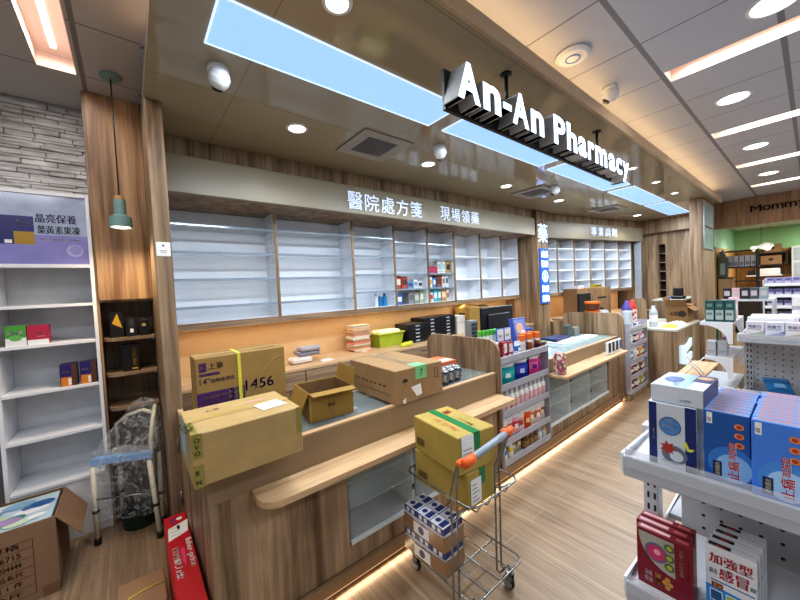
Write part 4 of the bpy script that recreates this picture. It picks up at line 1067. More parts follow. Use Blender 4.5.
# medicine boxes in the wall cabinets
def cab_items(x0, x1, z, specs, y=3.45):
    x = x0
    for (w, h, c, c2, lab, cat) in specs:
        if cat == 'bottle': bottle(lab, (x + w / 2, y + .06, z), w / 2, h, c, c2, None, None, .5, .2)
        else: prod('medicine_box', lab, 'medicine box', (x, y, z), (w, .09, h), flat(c, .45), 0, (lambda cc: lambda q, lo, hi: (q.decal(lo, hi, '-y', .12, .3, .88, .75, flat(cc, .45)), q.decal(lo, hi, '-y', .3, .1, .7, .18, GREY)))(c2))
        x += w + .012
cab_items(2.42, 2.69, 1.41, [(.05, .17, '#dce6ee', '#9ab4c8', 'slim white bottle at the bottom of the third glass-edged wall cabinet', 'bottle'), (.055, .16, '#2f7ab8', '#e6eef4', 'blue bottle left of its twin in the third wall cabinet', 'bottle'), (.06, .165, '#2f8ac0', '#3a6fb0', 'blue bottle nearest the divider in the third wall cabinet', 'bottle')])
cab_items(2.73, 3.2, 1.41, [(.1, .14, '#2a5aa8', '#dfe6f0', 'dark blue box with white label at the bottom of the fourth wall cabinet', 'b')])
cab_items(2.96, 3.2, 1.41, [(.09, .16, '#8a8a8c', '#6a6a70', 'grey box at the bottom of the fourth wall cabinet', 'b'), (.09, .15, '#9a9a98', '#c8c4b8', 'pale grey box beside the grey box in the fourth wall cabinet', 'b'), (.08, .17, '#b0b89a', '#d8dcc8', 'sage green box at the bottom of the fourth wall cabinet', 'b')], 3.47)
cab_items(2.73, 3.2, 1.6195, [(.09, .175, '#a83a2a', '#e6dccb', 'tall red box with cream oval on the fourth cabinet shelf', 'b'), (.1, .165, '#b84a3a', '#4a3a3a', 'red box with dark disc on the fourth cabinet shelf', 'b')])
cab_items(2.95, 3.2, 1.6195, [(.09, .1, '#6a9ac8', '#2a4a80', 'light blue low box on the fourth cabinet shelf', 'b'), (.07, .12, '#e2e6ea', '#7a9ab8', 'white box with blue panel on the fourth cabinet shelf', 'b'), (.08, .1, '#d6dade', '#3a3f4a', 'white box with black panel on the fourth cabinet shelf', 'b')], 3.46)
cab_items(3.31, 3.8, 1.41, [(.1, .14, '#dcd4cc', '#b03a3a', 'white box with red panel at the bottom of the fifth wall cabinet', 'b'), (.07, .175, '#4ab0c0', '#d8eef0', 'turquoise box, left of two, at the bottom of the fifth wall cabinet', 'b'), (.06, .18, '#4aa8bc', '#e6f2f4', 'turquoise box, right of two, at the bottom of the fifth wall cabinet', 'b'), (.1, .18, '#b88a4a', '#e2cfa4', 'golden brown box at the bottom of the fifth wall cabinet', 'b'), (.05, .16, '#e2dcd6', '#a83a3a', 'slim white box at the bottom right of the fifth wall cabinet', 'b')])
cab_items(3.31, 3.8, 1.6195, [(.09, .15, '#e2e4e6', '#c8a04a', 'white box with yellow panel on the shelf above in the fifth wall cabinet', 'b'), (.06, .14, '#4a7fc0', '#d8e4f2', 'blue box on the second shelf up of the fifth wall cabinet', 'b'), (.11, .17, '#7a4a3f', '#5a3a34', 'brown square box on the second shelf up of the fifth wall cabinet', 'b'), (.06, .165, '#e8e2da', '#b0643a', 'white box with rust panel on the second shelf up of the fifth wall cabinet', 'b'), (.06, .17, '#e6eaec', '#3a6a8a', 'white box with blue oval on the second shelf up of the fifth wall cabinet', 'b')])
cab_items(3.31, 3.8, 1.8195, [(.2, .1, '#a8244a', '#b83a5e', 'crimson flat box on the third shelf up of the fifth wall cabinet', 'b'), (.075, .19, '#e2e6e4', '#8ab8b0', 'white box with green print on the third shelf up, left one', 'b'), (.075, .19, '#e4e8e6', '#9ac0c8', 'white box with aqua print on the third shelf up, right one', 'b'), (.1, .18, '#b89a5a', '#3a2a24', 'gold box with dark panel on the third shelf up of the fifth cabinet', 'b')])
prod('medicine_box', 'teal box in the bottom left cubby of the far angled cabinets', 'medicine box', (6.02, 3.26, 1.41), (.12, .08, .14), flat('#2a8a9a', .4), AA, band('-y', .3, .7, PAPER, .2, .8))
prod('wall_sign_card', 'small white notice card stuck on the edge of the wooden side panel', 'card', (.152, 2.597, 1.9), (.075, .0025, .09), flat('#e4e4e2', .4), 0, lambda q, lo, hi: (q.ddisc(lo, hi, '-y', .5, .75, .006, INK), q.decal(lo, hi, '-y', .25, .35, .75, .4, GREY), q.decal(lo, hi, '-y', .3, .25, .7, .28, GREY)))

# ------------------------------------------------------------------ shopping trolley and its load
t = thing('shopping_trolley', 'chrome wire trolley with a grey handle and orange ends, loaded with cardboard boxes', 'trolley', (0, 0, 0))
def rloop(x0, x1, y0, y1, z, r=.05):
    P = []
    for cx, cy, a0 in ((x1 - r, y1 - r, 0), (x0 + r, y1 - r, 90), (x0 + r, y0 + r, 180), (x1 - r, y0 + r, 270)):
        for k in range(6):
            a = math.radians(a0 + k * 18); P.append((cx + r * math.cos(a), cy + r * math.sin(a), z))
    return P
TR = .0052
CHROME = flat('#8f9396', .25, .9)
q = M(); q.tube(rloop(1.185, 1.57, 1.0, 1.49, .575), TR, CHROME, 8, True); q.build('upper_loop', t)
q = M()
for x in (1.25, 1.33, 1.41, 1.49): q.tube([(x, 1.487, .571), (x, 1.455, .52), (x, 1.035, .52), (x, 1.005, .57)], .004, CHROME, 6)
q.build('upper_wires', t)
q = M(); q.tube(rloop(1.165, 1.58, 1.0, 1.485, .125), TR, CHROME, 8, True); q.build('lower_loop', t)
q = M()
for x in (1.27, 1.37, 1.47): q.tube([(x, 1.482, .125), (x, 1.005, .125)], .004, CHROME, 6)
q.tube([(1.17, 1.2, .118), (1.575, 1.2, .118)], .005, CHROME, 6); q.build('lower_wires', t)
for x, xh in ((1.06, 1.075), (1.385, 1.445)):
    for dx in (0, .038):
        q = M(); q.tube([(x + dx + (.1 if x < 1.2 else .06), 1.03, .125), (x + dx + .02, 1.03, .13), (x + dx, 1.03, .16), (x + dx, 1.02, .7), (xh + dx * .3, .99, .83), (xh, .945, .875)], TR, CHROME, 8); q.build('upright', t)
for z in (.575,):
    q = M(); q.tube([(1.06, 1.022, z), (1.19, 1.03, z)], .005, CHROME, 6); q.build('cross_rod', t); q = M(); q.tube([(1.42, 1.022, z), (1.5, 1.002, z)], .005, CHROME, 6); q.build('cross_rod', t)
hd = M(); hd.tube([(1.06, .92, .88), (1.455, .97, .88)], .0155, flat('#8f9aa6', .35), 14); hd = hd.build('handle', t)
OR = flat('#e0652a', .4)
for p, d in (((1.06, .92, .88), 1), ((1.455, .97, .88), -1)):
    q = M(); q.tube([(p[0] - .016 * d, p[1] - .002 * d, p[2]), (p[0] + .05 * d, p[1] + .006 * d, p[2])], .0205, OR, 14); q.box((p[0] - .012, p[1], p[2] - .032), (p[0] + .03, p[1] + .055, p[2] - .008), OR, .006); q.build('end_cap', hd)
def caster(x, y):
    q = M(); q.tube([(x, y, .118), (x, y, .085)], .009, CHROME, 8); q.box((x - .018, y - .012, .045), (x - .013, y + .022, .09), CHROME); q.box((x + .013, y - .012, .045), (x + .018, y + .022, .09), CHROME); q.box((x - .018, y - .012, .084), (x + .018, y + .022, .09), CHROME)
    f = q.build('caster', t)
    q = M(); q.T = Matrix.Translation((x, y + .012, .034)) @ Matrix.Rotation(PI / 2, 4, 'Y'); q.lathe([(.0, -.011), (.026, -.011), (.034, -.006), (.034, .006), (.026, .011), (.0, .011)], (0, 0, 0), BLACK, 20, [GREY, BLACK, BLACK, BLACK, GREY]); q.build('wheel', f)
for x, y in ((1.485, 1.02), (1.2, 1.44), (1.54, 1.45), (1.13, 1.03)): caster(x, y)

def d_trolley(q, lo, hi):
    for f, u in (('-x', .06), ('-y', .12)):
        q.decal(lo, hi, f, u, .2, u + .2, .42, flat('#7d6a30', .7)); 
        for i in range(6): q.decal(lo, hi, f, u + .01 + i * .03, .2, u + .02 + i * .03, .42, INK, .0012)
GT = flat('#1f7a45', .3)
def tro_box(label, loc, size, rot, hand):
    t = carton('shipping_box', label, loc, size, rot, CARDY, None, 'y', d_trolley)
    w, d, h = size
    q = M(); a = .4 * w; b = .58 * w
    q.box((a, 0, h + .0012), (b, d, h + .002), GT, 0); q.box((a, -.0022, h * .55), (b, -.0012, h + .002), GT, 0); q.box((a, d + .0012, h * .5), (b, d + .0022, h + .002), GT, 0)
    q.build('packing_tape', t, label='green packing tape')
    q = M(); q.box((.02, -.0036, .02 if not hand else .045), (.1, -.0026, h * .8 if not hand else h), PAPER, 0)
    for i in range(5): q.box((.03, -.0042, .035 + i * .02), (.03 + random.uniform(.03, .06), -.0037, .04 + i * .02), GREY, 0)
    q.build('address_label', t)
    if hand:
        q = M(); RD = flat('#b8322a', .5)
        q.text('鮮', (w * .62, d * .72, h + .0014), (1, 0, 0), (0, 1, 0), .05, RD, bold=.02); q.text('易碎 小心', (w * .72, d * .18, h + .0014), (0, 1, 0), (-1, 0, 0), .025, INK); q.text('No.12  2/7', (w * .3, d * .2, h + .0014), (0, 1, 0), (-1, 0, 0), .03, RD)
        q.build('writing', t)
tro_box('yellowish cardboard box in the trolley, lower of two, under the taped one', (1.215, 1.055, .5265), (.23, .38, .181), 0, False)
tro_box('yellowish cardboard box with green tape on top of the trolley load', (1.175, 1.07, .7095), (.25, .37, .186), math.radians(-7), True)
# shrink-wrapped packs of drink cartons
def milk_pack(label, loc, rot):
    t = thing('carton_pack', label, 'drink pack', loc, rot, 'shrink-wrapped drink packs on the trolley')
    BLU = flat('#2f3f7a', .4)
    for i in range(3):
        for j in range(2):
            x0, y0 = .075 * j, .1 * i; q = M(); lo, hi = (x0, y0, 0), (x0 + .072, y0 + .097, .128)
            q.box(lo, hi, flat('#d9dce4', .35), .002); q.decal(lo, hi, '-x', 0, .72, 1, 1, BLU); q.decal(lo, hi, '+z', .1, .1, .9, .45, BLU); q.ddisc(lo, hi, '+z', .5, .7, .016, BLU); q.ddisc(lo, hi, '-x', .5, .4, .03, flat('#8a9ac0', .4))
            q.decal(lo, hi, '-y', 0, .72, 1, 1, BLU)
            for u in (.3, .7): q.decal(lo, hi, '-x', u - .12, .76, u + .12, .95, PAPER, .0012)
            q.build('drink_carton', t)
    q = M(); W = flat('#9a7a5c', .25); lo, hi = (-.004, -.004, .0), (.152, .302, .1)
    q.slab([(-.004, -.004, .004), (-.004, .302, .004), (-.004, .302, .085), (-.004, .2, .075), (-.004, .1, .078), (-.004, -.004, .088)], (-.0015, 0, 0), W)
    q.slab([(-.004, -.004, .004), (.152, -.004, .004), (.152, -.004, .09), (.07, -.004, .075), (-.004, -.004, .088)], (0, -.0015, 0), W)
    q.slab([(-.0065, .1, .01), (-.0065, .22, .01), (-.0065, .22, .07), (-.0065, .1, .07)], (-.0008, 0, 0), PAPER)
    q.add([(-.0078, .16 + .022 * math.cos(a * PI / 8), .04 + .022 * math.sin(a * PI / 8)) for a in range(16)], [tuple(range(16))[::-1]], flat('#5a4a6a', .5))
    q.build('wrap', t, label='brownish shrink wrap with a round printed mark')
milk_pack('shrink-wrapped pack of small drink cartons, lower one on the trolley base', (1.175, 1.19, .1325), math.radians(3))
milk_pack('shrink-wrapped pack of small drink cartons, upper one on the trolley base', (1.165, 1.185, .2655), math.radians(1))

# ------------------------------------------------------------------ far reception desk
t = thing('reception_desk', 'wood reception desk with pale top and a glowing white emblem beyond the counter', 'desk', (5.85, 1.2, 0))
M().box((0, 0, .0), (1.45, .03, .84), W_DARK).build('front_panel', t); M().box((0, .031, 0), (.03, .62, .84), W_DARK).build('side_panel', t); M().box((1.42, .031, 0), (1.45, .62, .84), W_DARK).build('side_panel', t)
M().box((-.01, -.01, .8405), (1.46, .64, .875), flat('#c9cabf', .3), .004).build('desk_top', t)
q = M(); EM = glow('#cfe6ee', .62)
def emb(pts): q.slab([(x, -.001, z) for x, z in pts], (0, -.03, 0), EM)
emb([(.12, .38), (.42, .31), (.42, .6), (.12, .63)]); emb([(.42, .5), (.76, .56), (.76, .67), (.56, .61), (.42, .6)]); emb([(.42, .31), (.76, .37), (.76, .46), (.42, .41)])
q.build('emblem', t, label='glowing white angular emblem')
t = thing('water_bottle', 'clear plastic bottle with white label on the far reception desk', 'bottle', (6.02, 1.5, .8755))
M().lathe([(.0, 0), (.05, 0), (.052, .05), (.052, .22), (.03, .28), (.022, .29)], (0, 0, 0), flat('#b8c0c8', .15), 16).build('bottle_body', t); M().lathe([(.053, .08), (.053, .18)], (0, 0, 0), PAPER, 16).build('bottle_label', t); M().lathe([(.024, .291), (.024, .315), (.0, .317)], (0, 0, 0), PAPER, 14).build('cap', t)
def crumple(w, d, h, m, n=8, seed=1):
    rnd = random.Random(seed); q = M(); V = []; F = []
    for i in range(n + 1):
        for j in range(n + 1):
            u, v = i / n - .5, j / n - .5; e = max(0, 1 - (2 * abs(u)) ** 3) * max(0, 1 - (2 * abs(v)) ** 3)
            V.append((u * w + rnd.uniform(-.02, .02) * w, v * d + rnd.uniform(-.02, .02) * d, .001 + e * h * rnd.uniform(.45, 1)))
    for i in range(n):
        for j in range(n): a = i * (n + 1) + j; F.append((a, a + n + 1, a + n + 2, a + 1))
    return q.add(V, F, m)
tag(crumple(.3, .16, .05, flat('#b0a83c', .6), seed=3).build('yellow_cloth'), 'yellow cloth crumpled beside the bottle on the far desk', 'cloth', None, (6.12, 1.33, .8755))
tag(crumple(.38, .2, .06, flat('#c5c8ca', .2), 10, 5).build('plastic_wrap'), 'heap of clear plastic wrap on the far reception desk', 'plastic wrap', None, (6.5, 1.32, .8755))
open_box('open_box', 'open brown carton with wide side flaps on the far reception desk', (6.75, 1.24, .8755), (.42, .27, .25), 0, flat('#80603a', .8), {'front': (130, .1), 'right': (85, .2), 'back': (20, .15), 'left': (40, .15)}, deco=lambda q, lo, hi: (q.dtext(lo, hi, '-x', .2, .4, .3, '6瓶', INK), q.ddisc(lo, hi, '-x', .75, .55, .05, INK)))
t = thing('rear_desk', 'wood desk with a blue cloth behind the open carton and the pier', 'desk', (7.5, 1.42, 0)); M().box((0, 0, 0), (1.2, .45, 1.17), W_DARK).build('body', t); M().box((-.01, -.01, 1.1705), (1.21, .46, 1.2), flat('#c9cabf', .3)).build('top', t)
tag(crumple(.5, .25, .05, flat('#2a4f9a', .5), seed=9).build('blue_cloth'), 'blue cloth on the desk behind the open carton', 'cloth', None, (8.15, 1.66, 1.2005))
t = thing('telephone', 'black desk device standing on the desk behind the open carton', 'telephone', (7.6, 1.45, 1.2005))
M().box((0, 0, 0), (.2, .18, .05), BLACK, .01).build('base', t); M().box((.06, .02, .055), (.1, .16, .2), BLACK, .01).build('screen', t)

# ------------------------------------------------------------------ gondola shelving
GW = flat('#c2c4ca', .35); GP = flat('#b9b9bb', .45); LIPM = flat('#aeb2ba', .2)
def perforate(q, x, y0, y1, z0, z1, step=.05, r=.006, sx=-1):
    y = y0
    while y < y1:
        z = z0
        while z < z1:
            k = 8; c = [(x, y + r * math.cos(2 * PI * i / k), z + r * math.sin(2 * PI * i / k)) for i in range(k)]
            q.add(c, [tuple(range(k))[::-1]], flat('#2a2a2c', .8)); z += step
        y += step
def gondola(name, label, xl, xc, xr, y1, y0, levels, right_levels, hpost, po=.0):
    t = thing(name, label, 'shelving', (0, 0, 0))
    q = M(); q.box((xc - .012, y0, .1), (xc + .012, y1 - .05, hpost), GP, .002); perforate(q, xc - .0126, max(y0, -.75) + .02, y1 - .07, .15, hpost - .03); q.build('back_panel', t)
    for yy in (y1 - .03 + po,):
        q = M(); q.box((xc - .03, yy - .022, 0), (xc + .03, yy + .03, hpost), GW, .003)
        z = .1
        while z < hpost - .05:
            for xx in (-.0308,):
                for dy in (-.01, .012): q.quad((xc + xx, yy + dy + .004, z), (xc + xx, yy + dy - .004, z), (xc + xx, yy + dy - .004, z + .026), (xc + xx, yy + dy + .004, z + .026), BLACK)
            z += .05
        q.build('post', t)
    for side, lv in ((-1, levels), (1, right_levels)):
        xe = xl if side < 0 else xr
        for z in lv:
            a, b = sorted((xe, xc + side * .031))
            s = M().box((a + .003, y0, z - .022), (b, y1, z), GW, .003).build('shelf', t)
            xx = xe if side < 0 else xe
            q = M(); q.box((min(xx, xx + side * .012), y0, z - .045), (max(xx, xx + side * .012), y1, z + .02), LIPM, .003); q.build('price_rail', s)
            q = M(); q.box((xx + side * .013, y0, z - .01), (xx + side * .0155, y1 - .01, z + .045), ACRYL, 0); q.build('acrylic_guard', s)
            q = M(); q.slab([(a if side < 0 else b, y1 + .001, z - .04), (a if side < 0 else b, y1 + .001, z + .022), (xc, y1 + .001, z + .0), (xc, y1 + .001, z - .1)], (0, .008, 0), WHITE); q.build('bracket', s)
    return t
g = gondola('gondola_shelving', 'near white gondola shelving with perforated back, stocked with blue and red boxes', 1.2, 1.67, 2.15, .386, -1.3, (1.04, .63, .12), (1.04, .63, .12), 1.005, .072)

# goods on the near gondola
SILV = flat('#c9ced6', .25, .1); NAVY = flat('#1c2a66', .35)
def d_silver(q, lo, hi):
    q.decal(lo, hi, '-x', .02, .0, .19, 1, NAVY); q.decal(lo, hi, '-x', .78, 0, 1, 1, NAVY)
    q.ddisc(lo, hi, '-x', .47, .66, .028, NAVY, .95); q.ddisc(lo, hi, '-x', .47, .66, .026, flat('#4a86c8', .3), .95, .0013)
    for i, s in enumerate(('專利配方', '順暢呵護', '新升級')): q.dtext(lo, hi, '-x', .32, .72 - i * .075, .05, s, PAPER, w=.3, eps=.0018)
    q.dtext(lo, hi, '-x', .14, .4, .06, 'Fucoidan', PAPER, rot=1, eps=.0016)
    q.ddisc(lo, hi, '-x', .55, .22, .028, flat('#6a7078', .3), 1.1); q.ddisc(lo, hi, '-x', .6, .2, .016, flat('#c8ccd0', .3), 1, .0013)
    R = flat('#a8322a', .4); o, U, V, N = face_frame(lo, hi, '-x'); c = o + N * .0016 + U * .42 + V * .31
    q.add([tuple(c + U.normalized() * (.022 if i % 2 == 0 else .011) * math.cos(i * PI / 7) + V.normalized() * (.022 if i % 2 == 0 else .011) * math.sin(i * PI / 7)) for i in range(14)], [tuple(range(14))], R)
    YL = flat('#d8d83a', .4); p = [(.74, .45), (.8, .47), (.86, .37), (.97, .38), (.9, .33), (.82, .33)]
    q.add([tuple(o + N * .0017 + U * a + V * b) for a, b in p], [tuple(range(6))[::-1]], YL)
    q.dtext(lo, hi, '-x', .97, .04, .06, '60粒裝', flat('#c84a4a', .4), rot=1, eps=.0016)
    q.dtext(lo, hi, '-x', .3, .07, .04, 'PREMIUM', GREY, eps=.0016)
prod('supplement_box', 'silver and navy box with red splash, upright on the near gondola end', 'medicine box', (1.245, .215, 1.0405), (.12, .115, .192), SILV, 0, d_silver)
def d_flat(q, lo, hi):
    q.decal(lo, hi, '+z', .02, .3, .98, .98, flat('#8fb4dc', .3)); q.decal(lo, hi, '+z', .0, .0, .6, .3, flat('#dfe6ee', .3)); q.decal(lo, hi, '+z', .5, .0, 1, .35, NAVY, .0012); q.ddisc(lo, hi, '+z', .5, .7, .025, flat('#2f4f9a', .4), 1.5, .0015)
    q.decal(lo, hi, '-y', 0, .0, 1, 1, NAVY); q.dtext(lo, hi, '+z', .1, .5, .12, '深海', PAPER, eps=.002); q.ddisc(lo, hi, '+z', .8, .18, .02, flat('#c8a080', .4), 1, .0018)
    q.dtext(lo, hi, '-x', .55, .2, .16, '130毫克', GREY, eps=.0015)
prod('supplement_box', 'flat silver box with blue picture lying on top of the silver and navy box', 'medicine box', (1.255, .2, 1.234), (.19, .125, .052), SILV, -.03, d_flat)
def blue_deco(face_c, dark):
    def f(q, lo, hi):
        q.ddisc(lo, hi, '-x', .6, .28, .05, flat('#4f8fd8' if not dark else '#3a7ac0', .3), .95); q.ddisc(lo, hi, '-x', .65, .24, .038, flat('#a9cdf0' if not dark else '#8fb8e0', .3), .95, .0012)
        RD = flat('#c8283a', .4)
        for dx, m_, e in ((.0, PAPER, .0016), (.012, RD, .002)):
            q.dtext(lo, hi, '-x', .79 - dx, .08 + dx * .3, .25, '止痛', m_, w=.26, bold=.06 if m_ is PAPER else .03, eps=e, rot=1)
            q.dtext(lo, hi, '-x', .72 - dx, .36 + dx * .3, .17, '加強錠', m_, w=.24, bold=.05 if m_ is PAPER else .02, eps=e, rot=1)
        q.decal(lo, hi, '-x', .2, .08, .4, .3, flat('#20265a', .4), .0014); q.dtext(lo, hi, '-x', .36, .1, .11, '速效膜衣', flat('#e6d9a0', .4), w=.18, rot=1, eps=.002)
        for i, v in enumerate((.84, .71, .58)): q.ddisc(lo, hi, '-x', .78, v, .0085, flat('#e0905a', .4), 1.15, .0012); q.ddisc(lo, hi, '-x', .78, v, .005, flat('#b8402a', .4), 1.1, .0016)
        q.decal(lo, hi, '-x', .07, .82, .2, .98, PAPER); q.dtext(lo, hi, '-x', .17, .85, .09, '60', flat('#8a3a4a', .4), rot=1, eps=.0014)
        q.decal(lo, hi, '+z', .06, .02, .94, .98, flat('#6f9ad6', .3)); q.dtext(lo, hi, '+z', .95, .1, .6, '止痛加強錠', flat('#d8907a', .4), w=.8, rot=1, eps=.0014, bold=.02)
    return f
def box_row(x0, y0, n, step, size, body, deco, name, lab, group, z, lean=0):
    w, d, h = size
    o = prod(name, lab % 'front', 'medicine box', (x0, y0, z), size, body, 0, deco, group)
    for i in range(1, n): dup(o, lab % (ORD[i] + ' from the front'), (x0 + i * step, y0 + random.uniform(-.002, .002), z + random.uniform(0, .0004)))
box_row(1.25, .108, 9, .0305, (.03, .092, .196), flat('#23589c', .3), blue_deco(0, True), 'pain_relief_box', 'dark blue boxes with red characters beside the silver box, %s', 'darker blue boxes on the near gondola', 1.0405)
box_row(1.228, .01, 10, .0315, (.031, .094, .2), flat('#4a84dc', .3), blue_deco(0, False), 'pain_relief_box', 'brighter blue boxes with red characters near the picture edge, %s', 'brighter blue boxes on the near gondola', 1.0405)
RED = flat('#7c1428', .35)
def d_redbox(q, lo, hi):
    o, U, V, N = face_frame(lo, hi, '-x')
    pts = [(.03, .95), (.68, .95), (.7, .35)] + [(.7 - .67 * math.sin(a * PI / 16), .35 + .6 * (1 - math.cos(a * PI / 16))) for a in range(1, 8)]
    q.add([tuple(o + N * .0008 + U * a + V * b) for a, b in pts], [tuple(range(len(pts)))[::-1]], flat('#a9a49a', .35))
    q.ddisc(lo, hi, '-x', .36, .66, .03, flat('#5a6a8a', .3), 1, .0012); q.ddisc(lo, hi, '-x', .36, .66, .024, flat('#c03a6a', .3), 1, .0016); q.ddisc(lo, hi, '-x', .38, .68, .009, flat('#e8a0b8', .3), 1, .002)
    for i, v in enumerate((.83, .66, .5)): q.ddisc(lo, hi, '-x', .6, v, .013, flat('#5a6a3a', .4), 1, .0016); q.ddisc(lo, hi, '-x', .6, v, .007, flat('#a8b04a', .4), 1, .002)
    q.dtext(lo, hi, '-x', .84, .45, .07, '顧攝護男士配方', PAPER, w=.45, rot=1); q.dtext(lo, hi, '-x', .94, .4, .035, '複方膠囊食品', flat('#c88a7a', .4), w=.4, rot=1)
    for i, s in enumerate(('南瓜', '籽油')): q.dtext(lo, hi, '-x', .15, .2 - i * .11, .09, s, PAPER, w=.13)
    for i, s in enumerate(('茄紅', '素')): q.dtext(lo, hi, '-x', .33, .22 - i * .11, .09, s, flat('#d8b84a', .4), w=.12)
    for k in range(4): q.ddisc(lo, hi, '-x', .56 + .05 * math.cos(k * 1.57), .2 + .07 * math.sin(k * 1.57), .007, flat('#c8944a', .4), 1, .0012)
    q.dtext(lo, hi, '+z', .7, .12, .4, '南瓜籽', PAPER, w=.3, rot=0) if False else q.decal(lo, hi, '+z', .2, .08, .7, .3, flat('#c86a6a', .5)); q.decal(lo, hi, '+z', .25, .4, .7, .95, flat('#d8a8a8', .5))
o = prod('supplement_box', 'dark red box with a pink disc, front of three on the lower near gondola shelf', 'medicine box', (1.245, .228, .6305), (.03, .14, .182), RED, 0, d_redbox, 'dark red boxes')
dup(o, 'dark red box, middle of three on the lower near gondola shelf', (1.282, .24, .6305)); dup(o, 'dark red box, rear of three on the lower near gondola shelf', (1.32, .238, .6305))
def d_white(q, lo, hi):
    BLU2 = flat('#2f8fd8', .3); RD = flat('#c02a3a', .4); NV = flat('#2a3a7a', .4)
    o, U, V, N = face_frame(lo, hi, '-x')
    q.add([tuple(o + N * .0008 + U * a + V * b) for a, b in ((0, 0), (1, 0), (1, .1), (.85, .4), (0, .42))], [(0, 1, 2, 3, 4)], BLU2)
    q.dtext(lo, hi, '-x', .08, .76, .15, '加強型', RD, w=.84, bold=.03); q.dtext(lo, hi, '-x', .28, .56, .17, '感冒', RD, w=.56, bold=.03); q.dtext(lo, hi, '-x', .08, .6, .08, '綜合', NV, w=.16); q.dtext(lo, hi, '-x', .87, .58, .06, '錠', NV)
    q.decal(lo, hi, '-x', .1, .5, .95, .515, NV); q.decal(lo, hi, '-x', .12, .4, .35, .48, flat('#7a3a24', .4), .0012); q.dtext(lo, hi, '-x', .17, .41, .055, 'EX', flat('#e0a050', .4), eps=.0016)
    for i, (c, u) in enumerate((('#2a5a8a', .08), ('#a8c050', .4), ('#3a5a9a', .7))): q.decal(lo, hi, '-x', u, .2, u + .26, .37, PAPER, .0012); q.decal(lo, hi, '-x', u + .02, .215, u + .24, .355, flat(c, .4), .0016)
    for i, (c, u) in enumerate((('#4a9a9a', .08), ('#3a7a4a', .4), ('#5a5aa0', .7))): q.decal(lo, hi, '-x', u, .02, u + .26, .17, PAPER, .0012); q.decal(lo, hi, '-x', u + .02, .035, u + .24, .155, flat(c, .4), .0016)
    q.decal(lo, hi, '+z', .2, .5, .8, .95, INK); q.decal(lo, hi, '+z', .3, .6, .5, .8, RD, .0012)
WBX = flat('#e4e6ea', .35)
o = prod('cold_remedy_box', 'white and blue box with red characters, front of four on the lower gondola shelf', 'medicine box', (1.275, .1, .6305), (.028, .105, .2), WBX, 0, d_white, 'white and blue boxes')
for i in range(1, 4): dup(o, 'white and blue box with red characters, %s of four on the lower gondola shelf' % ORD[i], (1.275 + .038 * i, .1 - .003 * i, .6305))
prod('small_box', 'grey corner of a box on the lower gondola shelf at the right bottom edge', 'box', (1.4, -.1, .6305), (.08, .1, .13), LGREY, 0, band('-x', .2, .6, GREY))

# second gondola with its end display
g = gondola('gondola_shelving', 'second white gondola shelving behind the near one, with perforated back and end shelves', 3.95, 4.35, 4.75, .4, -1.2, (1.085, .56, .12), (1.085, .56, .12), 1.06)
for z, y1 in ((1.19, .66), (.88, .63), (.6, .68)):
    s = M().box((4.05, .445, z - .02), (4.75, y1, z), GW, .003).build('end_shelf', g)
    for x in (4.04, 4.751):
        q = M(); P = [(x, .445, z - .003), (x, y1, z - .003), (x, y1, z - .03)] + [(x, .475 + (y1 - .5) * (1 - math.sin(a * PI / 16)), z - .03 - .16 * (1 - math.cos(a * PI / 16))) for a in range(0, 9)] + [(x, .445, z - .19)]
        q.slab(P, (.008, 0, 0), WHITE); q.build('bracket', s)
GBX = [('#d8d4e0', '#7a9a4a', 'green'), ('#d4d4e4', '#4a4aa0', 'violet'), ('#dcd8e0', '#b8904a', 'amber'), ('#d8d8e4', '#6a6ab8', 'lilac')]
for i, (a, b, n) in enumerate(GBX):
    def d_g(q, lo, hi, b=b):
        o, U, V, N = face_frame(lo, hi, '-x'); q.add([tuple(o + N * .0008 + U * x + V * y) for x, y in ((0, 0), (1, 0), (1, .42), (.0, .12))], [(0, 1, 2, 3)], flat(b, .4)); q.dtext(lo, hi, '-x', .12, .6, .2, '免疫力', flat('#3a4a8a', .4), w=.7); q.decal(lo, hi, '-x', .12, .5, .8, .54, GREY)
    prod('supplement_box', 'pale box with %s corner at the edge of the second gondola, %s from its end' % (n, ORD[i]), 'medicine box', (3.98, .255 - i * .108, 1.0855), (.06, .104, .125), flat(a, .35), 0, d_g)
prod('white_box', 'long white box with teal end behind the pale boxes on the second gondola', 'box', (4.08, .1, 1.0855), (.12, .26, .15), PAPER, 0, band('-x', .1, .8, flat('#2a9ab0', .4), .5, .95))
for i in range(6):
    t = thing('cap_jar', 'dark blue capped jar on the second gondola behind the amber boxes, %s from its end' % ORD[i], 'jar', (4.1, .05 - i * .07, 1.0855), 0, 'blue capped jars')
    M().lathe([(.0, 0), (.028, 0), (.028, .11), (.022, .12)], (0, 0, 0), PAPER, 14).build('jar_body', t); M().lathe([(.026, .1205), (.026, .15), (.0, .152)], (0, 0, 0), flat('#2a3aa8', .4), 14).build('cap', t)
prod('long_carton', 'long white carton lying at the top of the second gondola behind the jars', 'box', (4.22, -.55, 1.0855), (.11, .9, .16), PAPER, 0, band('-x', .2, .3, LGREY))
o = tag(pouch_mesh(.16, .24, .05, '#1f5f90', '#2a78b0', '#7ab0d8', '#2a78b0').build('pouch'), 'shiny blue pouch lying on the lower shelf of the second gondola', 'pouch', None, (4.06, .16, .6)); o.rotation_euler = (math.radians(-66), 0, math.radians(-75))
DG = flat('#2c5555', .4)
def d_dg(q, lo, hi): q.decal(lo, hi, '-x', .08, .1, .92, .55, flat('#a8b8b4', .5)); q.decal(lo, hi, '-x', .2, .7, .8, .85, flat('#6a8a86', .5)); q.dtext(lo, hi, '-x', .15, .3, .14, '保健', flat('#3a5a58', .5), w=.6, eps=.0014)
